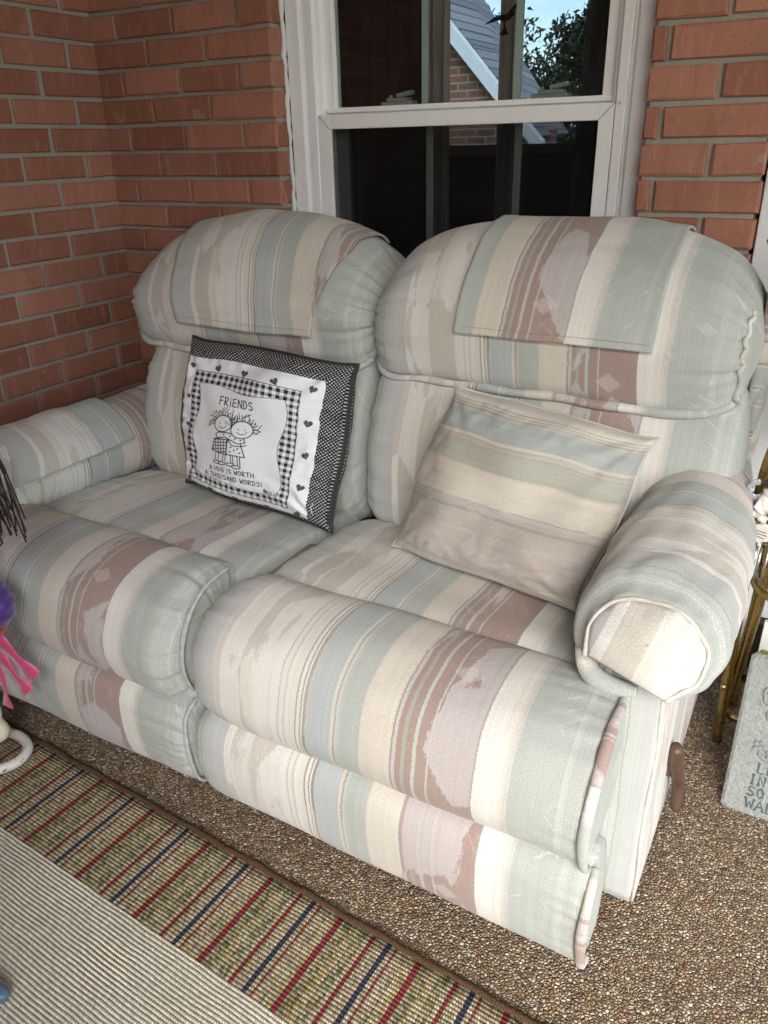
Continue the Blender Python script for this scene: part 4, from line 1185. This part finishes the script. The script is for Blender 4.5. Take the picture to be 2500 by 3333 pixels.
# ================================================================== BRASS STAND
def brass():
    m, t = newmat('aged_brass')
    tc = t.n('ShaderNodeTexCoord').outputs['Object']
    n = t.noise(tc, 30., 5, .7); f = t.noise(tc, 260., 2)
    col = t.mix(n, lin((132, 108, 62)), lin((176, 150, 92)))
    col = t.mix(t.m('MULTIPLY', t.m('GREATER_THAN', n, .62), .5), col, lin((84, 62, 36)))
    t.out(col, t.m('MULTIPLY_ADD', n, .3, .12), t.bump(f, .08, .0005), .95); return m
BR = brass()
B = empty('brass_stand', (1.98, -.25, 0), label='tubular brass stand behind the grey plaque at the right edge', cat='stand')
def sp_(pts, n=8): return smooth_path(pts, n)
leg1 = sp_([(1.883, -.305, .006), (1.879, -.30, .15), (1.876, -.30, .26), (1.873, -.30, .45), (1.872, -.30, .62), (1.90, -.29, .78)])
o = MB().tube(leg1, .0105, 14).build('leg', BR, B)
MB().tube([(1.8755, -.3115, .150), (1.875, -.318, .150)], .0062, 12).build('screw', simple('brass_screw', lin((190, 170, 120)), .3, .9), o)
leg2 = sp_([(1.888, -.285, .10), (1.893, -.28, .17), (1.900, -.28, .27), (1.905, -.28, .37), (1.900, -.28, .46), (1.905, -.275, .6), (1.93, -.27, .75)])
MB().tube(leg2, .0115, 14).build('leg', BR, B)
leg3 = sp_([(1.895, -.16, .006), (1.897, -.17, .2), (1.90, -.19, .4), (1.905, -.21, .6), (1.93, -.22, .78)])
MB().tube(leg3, .0105, 14).build('leg', BR, B)
for x_, y_ in ((2.16, -.30), (2.15, -.14)):
    MB().tube(sp_([(x_+.02, y_, .006), (x_, y_, .3), (x_-.02, y_+.01, .6), (x_-.05, y_+.02, .78)]), .0105, 14).build('leg', BR, B)
MB().tube(sp_([(1.889, -.298, .402), (1.90, -.315, .392), (1.93, -.33, .385), (2.02, -.34, .382), (2.12, -.325, .385), (2.15, -.29, .40)]), .0085, 12).build('footrest_ring', BR, B)
MB().tube([(1.893, -.292, .43), (2.15, -.28, .43)], .0035, 10).build('rung', BR, B)
MB().tube(sp_([(1.885, -.295, .085), (1.90, -.285, .06), (1.95, -.27, .05), (2.10, -.27, .05), (2.165, -.28, .07)]), .0075, 12).build('rung', BR, B)
MB().tube([(1.885, -.30, .112), (2.16, -.29, .105)], .0018, 8).build('brace', BR, B)
mb = MB()
ringp = [(2.02+.13*math.cos(2*math.pi*i/36), -.245+.09*math.sin(2*math.pi*i/36), .785) for i in range(36)]
mb.tube(ringp, .010, 12, closed=True); mb.build('top_ring', BR, B)
mb = MB(); V = [(2.02, -.245, .790)]+[(2.02+.125*math.cos(2*math.pi*i/36), -.245+.085*math.sin(2*math.pi*i/36), .788) for i in range(36)]
mb.add(V, [(0, 1+i, 1+(i+1) % 36) for i in range(36)]); mb.build('glass_top', GLASS, B)

# ================================================================== STONE PLAQUE
def stone():
    m, t = newmat('cast_concrete')
    tc = t.n('ShaderNodeTexCoord').outputs['Object']
    n = t.noise(tc, 22., 5, .7); f = t.noise(tc, 210., 4, .7); p = t.noise(tc, 90., 2)
    c = t.mix(n, lin((140, 145, 141)), lin((172, 176, 171)))
    c = t.mix(t.m('MULTIPLY', t.m('LESS_THAN', f, .42), .35), c, lin((112, 116, 112)))
    t.out(c, .9, t.bump(t.m('ADD', f, p), 1., .006), 0., .3); return m
STONE = stone(); LET = simple('dark_letter_grey', lin((84, 94, 98)), .8)  # darker grey for the strokes of the engraved letters
SB = Vector((1.917, -.487, .0)); SW = .31; SH = .305
lean = math.atan2(.14, .275)
ux = Vector((1, 0, 0)); uy = Vector((-.012, math.sin(lean), math.cos(lean))).normalized(); un = ux.cross(uy) * -1   # points back
un = Vector((0, -math.cos(lean), math.sin(lean)))
def sl(a, b, c=0.): return SB+ux*a+uy*b+un*c
PQ = empty('stone_plaque', tuple(SB), label='grey cast stone garden plaque with raised figure and carved verse leaning on the brass stand', cat='plaque')
mb = MB(); nn = 24; V = []; F = []
ringr = [(0.008,0),(SW-.008,0),(SW,.008),(SW,SH-.008),(SW-.008,SH),(.008,SH),(0,SH-.008),(0,.008)]
V = [sl(a, b, -.022) for a, b in ringr]+[sl(a, b, -.004) for a, b in ringr]+[sl(SW/2+(a-SW/2)*.965, SH/2+(b-SH/2)*.965, 0) for a, b in ringr]
F = [tuple(range(8))]+[tuple(range(16, 24))[::-1]]
for r in range(2):
    for k in range(8): F.append((r*8+k, r*8+(k+1) % 8, (r+1)*8+(k+1) % 8, (r+1)*8+k))
o = mb.add(V, F).build('slab', STONE, PQ, False)
bm = bmesh.new(); bm.from_mesh(o.data); bmesh.ops.recalc_face_normals(bm, faces=bm.faces); bm.to_mesh(o.data); bm.free()
# raised figure: oval wing, curls, flowers
mb = MB()
def spath(pts, r, n=7, c=.001): mb.tube([sl(a, b, c) for a, b in smooth_path([(p[0], p[1], 0) for p in pts], n) and [(q.x, q.y) for q in smooth_path([(p[0], p[1], 0) for p in pts], n)]], r, 7)
def blob(a, b, r, h=.5):
    mb.ball(sl(a, b, 0), (r, r*h, r), 12, 8)
random.seed(3)
for k in range(7):
    cx, cz = .058+.014*math.cos(k*1.3), .255-.018*k*.55; spath([(cx+.010*math.cos(q), cz+.010*math.sin(q)) for q in [i*.8 for i in range(8)]], .0035)
blob(.115, .235, .036, .35); blob(.115, .19, .03, .3); blob(.075, .20, .020, .3)
for k in range(9):
    a0 = R(200-14*k); spath([(.14, .17), (.14+.03*math.cos(a0), .16+.05*math.sin(a0)), (.14+.07*math.cos(a0+.2), .16+.08*math.sin(a0+.2))], .0040)
for cx, cz in ((.046, .132), (.070, .120), (.098, .130), (.135, .118), (.16, .132), (.185, .122)):
    for k in range(5):
        a0 = k*1.257; blob(cx+.008*math.cos(a0), cz+.008*math.sin(a0), .006, .6)
    blob(cx, cz, .004, 1.)
spath([(.045, .12), (.07, .108), (.10, .113), (.14, .104), (.2, .11)], .0028)
mb.build('relief', STONE, PQ)
mb = MB()
G['K'] = [[(.12, 0), (.12, 1)], [(.85, 0), (.15, .55), (.9, 1)]]
def carve(word, a, b, h, w, adv):
    for c in word:
        if c != ' ':
            for st in G[c]:
                mb.tube([sl(a+p*w, b+(1-q)*h, .0006) for p, q in st], .0019, 6, flat=.5)
            for st in G[c][:1]:
                for p, q in (st[0], st[-1]): mb.tube([sl(a+p*w-.003, b+(1-q)*h, .0006), sl(a+p*w+.003, b+(1-q)*h, .0006)], .0012, 6, flat=.5)
        a += adv
carve('LE', .050, .084, .0185, .0125, .0165); carve('IN T', .040, .061, .0185, .0125, .0155); carve('SO A', .041, .038, .0185, .0125, .0165); carve('WAL', .041, .015, .0185, .015, .018)
mb.build('lettering', LET, PQ)

# painted tile
TL_ = empty('painted_tile', (1.99, -.33, .2), label='white tile painted with green leaves standing behind the stone plaque', cat='tile')
mb = MB(); mb.box((1.922, -.262, .16), (2.07, -.25, .292)); mb.build('tile', simple('glazed_white', lin((214, 216, 206)), .35, var=.05), TL_, False, .002)
mb = MB()
mb.box((1.89, -.262, .14), (2.10, -.235, .158)); mb.build('ledge', simple('dark_ledge', lin((60, 50, 40)), .6), TL_, False, .002)
GRN = simple('leaf_green_glaze', lin((122, 136, 62)), .4, var=.3, nscale=120)
mb = MB()
def leafp(cx, cz, r1, r2, rot, y=-.2630):
    V = []
    for i in range(24):
        a = 2*math.pi*i/24; x = r1*math.cos(a); z = r2*math.sin(a)*(1+.15*math.sin(3*a)); V.append((cx+x*math.cos(rot)-z*math.sin(rot), y, cz+x*math.sin(rot)+z*math.cos(rot)))
    V2 = [(a, y+.0008, c) for a, b, c in V]
    mb.add(V+V2, [tuple(range(24)), tuple(range(47, 23, -1))]+[(i, i+24, (i+1) % 24+24, (i+1) % 24) for i in range(24)])
leafp(1.952, .262, .020, .011, 1.2); leafp(1.975, .245, .022, .012, .3); leafp(1.945, .215, .022, .009, -.5); leafp(1.965, .20, .026, .010, -.3); leafp(2.01, .25, .03, .016, .6)
mb.build('painted_leaves', GRN, TL_, False)

# ================================================================== ANGEL WIND CHIME
RES = simple('white_resin', lin((226, 224, 218)), .45, var=.05, nscale=40); HAIR = simple('dark_resin_curls', lin((58, 54, 48)), .6); CRY = simple('clear_grey_acrylic', lin((176, 182, 190)), .15, .3, var=.1)
AW = empty('angel_wind_chime', (1.89, -.35, .56), label='white resin angel wind chime with dark curls and silver tubes hanging by the brass stand', cat='wind chime')
mb = MB()
cx, cy = 1.893, -.352
mb.ball((cx, cy, .606), (.017, .016, .019)); mb.ball((cx-.004, cy-.002, .583), (.019, .015, .020)); mb.ball((cx+.014, cy-.008, .572), (.012, .010, .010)); mb.ball((cx-.016, cy-.006, .568), (.009, .009, .012))
mb.tube([(cx-.014, cy-.006, .590), (cx-.022, cy-.012, .575), (cx-.008, cy-.018, .566)], [.006, .0055, .004], 8); mb.tube([(cx+.012, cy-.006, .592), (cx+.016, cy-.014, .578), (cx+.004, cy-.018, .568)], [.006, .0055, .004], 8)
mb.build('body', RES, AW)
mb = MB(); 
for k in range(26):
    a = k*2.4; q = k/26
    mb.ball((cx+.015*math.cos(a)*(1-q*.6), cy+.012*math.sin(a)*(1-q*.6)-.002, .612+.016*q), .006, 8, 6)
mb.build('hair', HAIR, AW)
wb = MB()
for k in range(10):
    a = R(90+k*26); wb.ball((cx-.027+.010*math.cos(a)*(1+.3*(k % 2)), cy+.004, .601+.015*math.sin(a)), (.0052, .002, .0065), 10, 6)
wb.build('wing', CRY, AW); mb = MB()
for k in range(6):
    a = R(k*60); mb.ball((cx+.030+.010*math.cos(a), cy+.006, .600+.012*math.sin(a)), (.0055, .002, .0055), 10, 6)
mb.build('wing', CRY, AW)
mb = MB()
for k in range(8): mb.ball((cx-.026+.008*k, cy-.006+.004*math.sin(k*2), .558+.003*math.cos(k*1.7)), (.0075, .008, .0068), 10, 7)
mb.build('cloud_base', RES, AW)
mb = MB(); mb.ball((cx+.004, cy-.017, .566), (.007, .005, .004)); mb.build('flower', simple('red_petals', lin((170, 82, 84)), .6), AW)
mb = MB()
ring = [(math.cos(2*math.pi*i/22)*(.017+.0022*math.sin(i*2.0)), math.sin(2*math.pi*i/22)*(.019+.002*math.sin(i*1.7))) for i in range(22)]
V = [(cx-.006+a, cy-.004-.0025, .524+b) for a, b in ring]+[(cx-.006+a, cy-.004+.004, .524+b) for a, b in ring]
mb.add(V, [tuple(range(22)), tuple(range(43, 21, -1))]+[(i, i+22, (i+1) % 22+22, (i+1) % 22) for i in range(22)])
hp = mb.build('hanging_plaque', simple('pale_resin', lin((206, 203, 196)), .5, var=.08, nscale=80), AW, False, .002)
mb = MB()
for z_, a, b in ((.530, -.012, .008), (.524, -.010, .010), (.518, -.006, .006)):
    mb.tube([(cx-.006+a+(b-a)*i/6, cy-.0072, z_-.0035*(i/6)+.0006*(i % 2)) for i in range(7)], .0007, 5)
mb.build('inscription', HAIR, hp)
for i, (dx, zt, zb) in enumerate(((-.017, .503, .415), (-.007, .497, .418), (.000, .494, .418), (.012, .497, .421))):
    MB().tube([(cx+dx, cy-.004, zt), (cx+dx-.003, cy-.004, zb)], .0028, 10).build('chime_tube', simple('silver_tube', lin((170, 168, 166)), .25, .9) if i == 0 else bpy.data.materials['silver_tube'], AW)
mb = MB()
for dx in (-.017, -.007, .000, .012): mb.tube([(cx-.006, cy-.004, .506), (cx+dx, cy-.004, .502)], .0004, 4)
hg = MB(); hg.tube([(cx, cy, .62), (cx+.02, cy+.035, .785)], .0005, 5); hg.build('hanging_string', CRY, AW)
mb.build('string', CRY, AW)

# ================================================================== DOLL AND WHITE METAL CHAIR at the left edge
YARN = simple('dark_yarn', lin((40, 28, 27)), .95, bmp=.6, bscale=500.)
def satin(name, c, c2=None):
    m, t = newmat(name)
    tc = t.n('ShaderNodeTexCoord').outputs['Object']
    mp = t.n('ShaderNodeMapping', ins={'Vector': tc, 'Scale': (20., 20., 160.), 'Rotation': (0, .5, 0)}).outputs[0]
    n = t.noise(mp, 1., 3)
    t.out(t.mix(n, lin(c), lin(c2 or c)), .38, t.bump(n, .4, .002), 0., .5, **{'Sheen Weight': .3}); return m
DL = empty('rag_doll', (.63, -1.12, .20), label='cloth doll with dark yarn hair, purple outfit and pink ribbons at the left edge', cat='doll')
mb = MB(); rq = random.Random(9)
for k in range(150):
    x0_ = .725+rq.uniform(-.06, .035); y0_ = -1.07+rq.uniform(-.05, .04)
    l = rq.uniform(.05, .12); dx = rq.uniform(.0, .045)*(1 if x0_ > .70 else .6)
    pts = [(x0_-.03, y0_, .74), (x0_, y0_, .70), (x0_+dx*.4+rq.uniform(-.006, .006), y0_, .70-l*.55), (x0_+dx+rq.uniform(-.008, .008), y0_+rq.uniform(-.01, .01), .695-l-.02)]
    mb.tube(smooth_path(pts, 4), .0016, 6)
mb.build('yarn_hair', YARN, DL)
mb = MB(); mb.ball((.615, -1.10, .735), (.065, .06, .07), 24, 16); mb.build('head', simple('doll_cloth_skin', lin((196, 160, 130)), .9), DL)
mb = MB()
tor = [(.61, -1.12, .66), (.615, -1.12, .58), (.62, -1.12, .48), (.62, -1.12, .38)]
mb.tube(smooth_path(tor, 5), [.03+.0035*i for i in range(16)], 20); mb.build('dress', satin('purple_satin', (52, 28, 120), (112, 40, 150)), DL)
mb = MB()
P_ = smooth_path([(.655, -1.07, .455), (.664, -1.062, .425), (.667, -1.058, .395), (.655, -1.062, .368)], 6); mb.tube(P_, [(.020+.016*math.sin(math.pi*(i+1)/20))*(1+.07*math.sin(i*2.1)) for i in range(len(P_))], 22); mb.build('sleeve', satin('navy_violet_satin', (30, 24, 90), (88, 40, 130)), DL)
mb = MB(); mb.ball((.650, -1.065, .362), (.032, .03, .030), 20, 14); mb.build('red_cuff', satin('red_satin', (120, 20, 30), (150, 30, 50)), DL)
def ribbon(pts, w, name='ribbon'):
    P = smooth_path(pts, 8); V = []; F = []
    for i, p in enumerate(P):
        d = (P[min(i+1, len(P)-1)]-P[max(i-1, 0)]).normalized(); s = d.cross(Vector((0, -1, .25))).normalized()*w*.5*(1+.4*i/len(P))
        b = Vector((0, -.003*math.sin(i*.5), 0)); V += [p-s+b, p+b*.3, p+s-b]
    for i in range(len(P)-1):
        for k in range(2): F.append((3*i+k, 3*i+k+1, 3*(i+1)+k+1, 3*(i+1)+k))
    o = MB().add(V, F).build(name, PINK, DL); md = o.modifiers.new('s', 'SOLIDIFY'); md.thickness = .0008
PINK = satin('pink_satin_ribbon', (176, 44, 96), (200, 80, 126))
ribbon([(.615, -1.06, .365), (.645, -1.06, .325), (.685, -1.055, .282), (.722, -1.05, .250)], .027)
ribbon([(.61, -1.062, .325), (.635, -1.06, .285), (.67, -1.058, .235), (.697, -1.055, .210)], .022)
ribbon([(.605, -1.06, .30), (.618, -1.06, .24), (.622, -1.06, .18), (.618, -1.06, .145)], .018)
mb = MB(); pth = smooth_path([(.55, -1.10, .25), (.565, -1.085, .17), (.57, -1.075, .11), (.572, -1.07, .055)], 6)
mb.tube(pth, [.022+.003*math.sin(i*1.3) for i in range(len(pth))], 16); mb.build('ruffled_leg', simple('cream_cloth', lin((214, 204, 180)), .9, bmp=.6, bscale=90.), DL)
WC = empty('white_metal_chair', (.50, -1.10, 0), label='scuffed white metal tube chair frame carrying the doll at the left edge', cat='chair')
def chipped():
    m, t = newmat('chipped_white_enamel')
    tc = t.n('ShaderNodeTexCoord').outputs['Object']
    n = t.noise(tc, 55., 4, .7); g = t.noise(tc, 9., 3)
    ch = t.m('GREATER_THAN', n, .655)
    c = t.mix(g, lin((196, 194, 184)), lin((214, 212, 204)))
    c = t.mix(ch, c, lin((40, 34, 30))); t.out(c, .4, t.bump(n, .2, .001)); return m
CH = chipped()
def run_(pts, name='runner'): MB().tube(smooth_path(pts, 8), .0105, 14).build(name, CH, WC)
run_([(.36, -1.0, .026), (.50, -1.035, .027), (.575, -1.030, .028), (.622, -1.045, .028), (.638, -1.080, .028), (.625, -1.115, .028), (.60, -1.14, .028), (.56, -1.17, .028), (.45, -1.26, .028)])
run_([(.36, -1.0, .026), (.30, -1.0, .05), (.27, -1.0, .20), (.27, -1.02, .30)], 'leg')
run_([(.45, -1.26, .028), (.40, -1.30, .05), (.37, -1.31, .20), (.36, -1.30, .30)], 'leg')
mb = MB()
pth = [(.27, -1.02, .30), (.52, -1.04, .31), (.56, -1.14, .31), (.50, -1.27, .31), (.36, -1.30, .30), (.27, -1.25, .30)]
mb.tube(smooth_path(pth, 6, True), .010, 12, closed=True); mb.build('seat_rim', CH, WC)
mb = MB(); P = smooth_path(pth, 6, True); c = sum(P, Vector())/len(P); mb.add([tuple(c)]+[tuple(p) for p in P], [(0, 1+i, 1+(i+1) % len(P)) for i in range(len(P))]); o = mb.build('seat', CH, WC); md = o.modifiers.new('s', 'SOLIDIFY'); md.thickness = .006

# tip of an unidentified blue glazed ornament at the bottom left corner
BG = simple('steel_blue_glaze', lin((70, 98, 116)), .22, var=.3, nscale=60.)
mb = MB(); mb.tube(smooth_path([(1.052, -1.412, .022), (1.035, -1.42, .028), (1.0, -1.432, .036), (.95, -1.45, .05), (.90, -1.47, .07)], 5), [.006, .009, .011, .0125, .014, .015, .016, .017, .018, .019, .020, .021, .022, .023, .024, .025, .026, .026, .026, .026, .02][:21], 14)
mb.ball((.90, -1.47, .07), (.035, .03, .035))
tag(mb.build('blue_glazed_ornament', BG), label='tip of a glossy steel-blue glazed ornament on the rug at the bottom left corner', cat='ornament')

# ================================================================== WORLD AND SUN
w = bpy.data.worlds.new('World'); scene.world = w; w.use_nodes = True
t = NT(w)
SE, SR = R(38), R(150)
sky = t.n('ShaderNodeTexSky', sky_type='NISHITA', sun_disc=False, sun_elevation=SE, sun_rotation=SR, air_density=1.2, dust_density=2.)
tc = t.n('ShaderNodeTexCoord').outputs['Generated']
cl = t.noise(t.n('ShaderNodeMapping', ins={'Vector': tc, 'Scale': (1., 1., 2.4)}).outputs[0], 3.4, 6, .6, .4)
clm = t.ramp(cl, [(.40, (0, 0, 0, 1)), (.58, (1, 1, 1, 1))], 'LINEAR')
col = t.mix(t.m('MULTIPLY', t.n('ShaderNodeSeparateColor', ins={0: clm}).outputs[0], .75), sky.outputs[0], (7.1, 7.7, 8.5, 1))
bg = t.n('ShaderNodeBackground', ins={0: col, 1: .12})
t.n('ShaderNodeOutputWorld', ins={0: bg.outputs[0]})
sun = bpy.data.lights.new('sun', 'SUN'); sun.energy = 1.25; sun.angle = R(30); sun.color = (1, .985, .965)
so = bpy.data.objects.new('sun', sun); COL.objects.link(so)
az = R(150)   # sky rotation is measured from +y towards +x
d = Vector((math.sin(az)*math.cos(SE), math.cos(az)*math.cos(SE), math.sin(SE)))
so.rotation_euler = (-d).to_track_quat('-Z', 'Y').to_euler(); so.location = (3, -6, 6)

scene.view_settings.view_transform = 'Standard'; scene.view_settings.look = 'None'
scene.view_settings.exposure = 1.97; scene.view_settings.gamma = 1
scene.cycles.max_bounces = 8; scene.cycles.diffuse_bounces = 5; scene.cycles.transparent_max_bounces = 16
scene.cycles.use_denoising = True
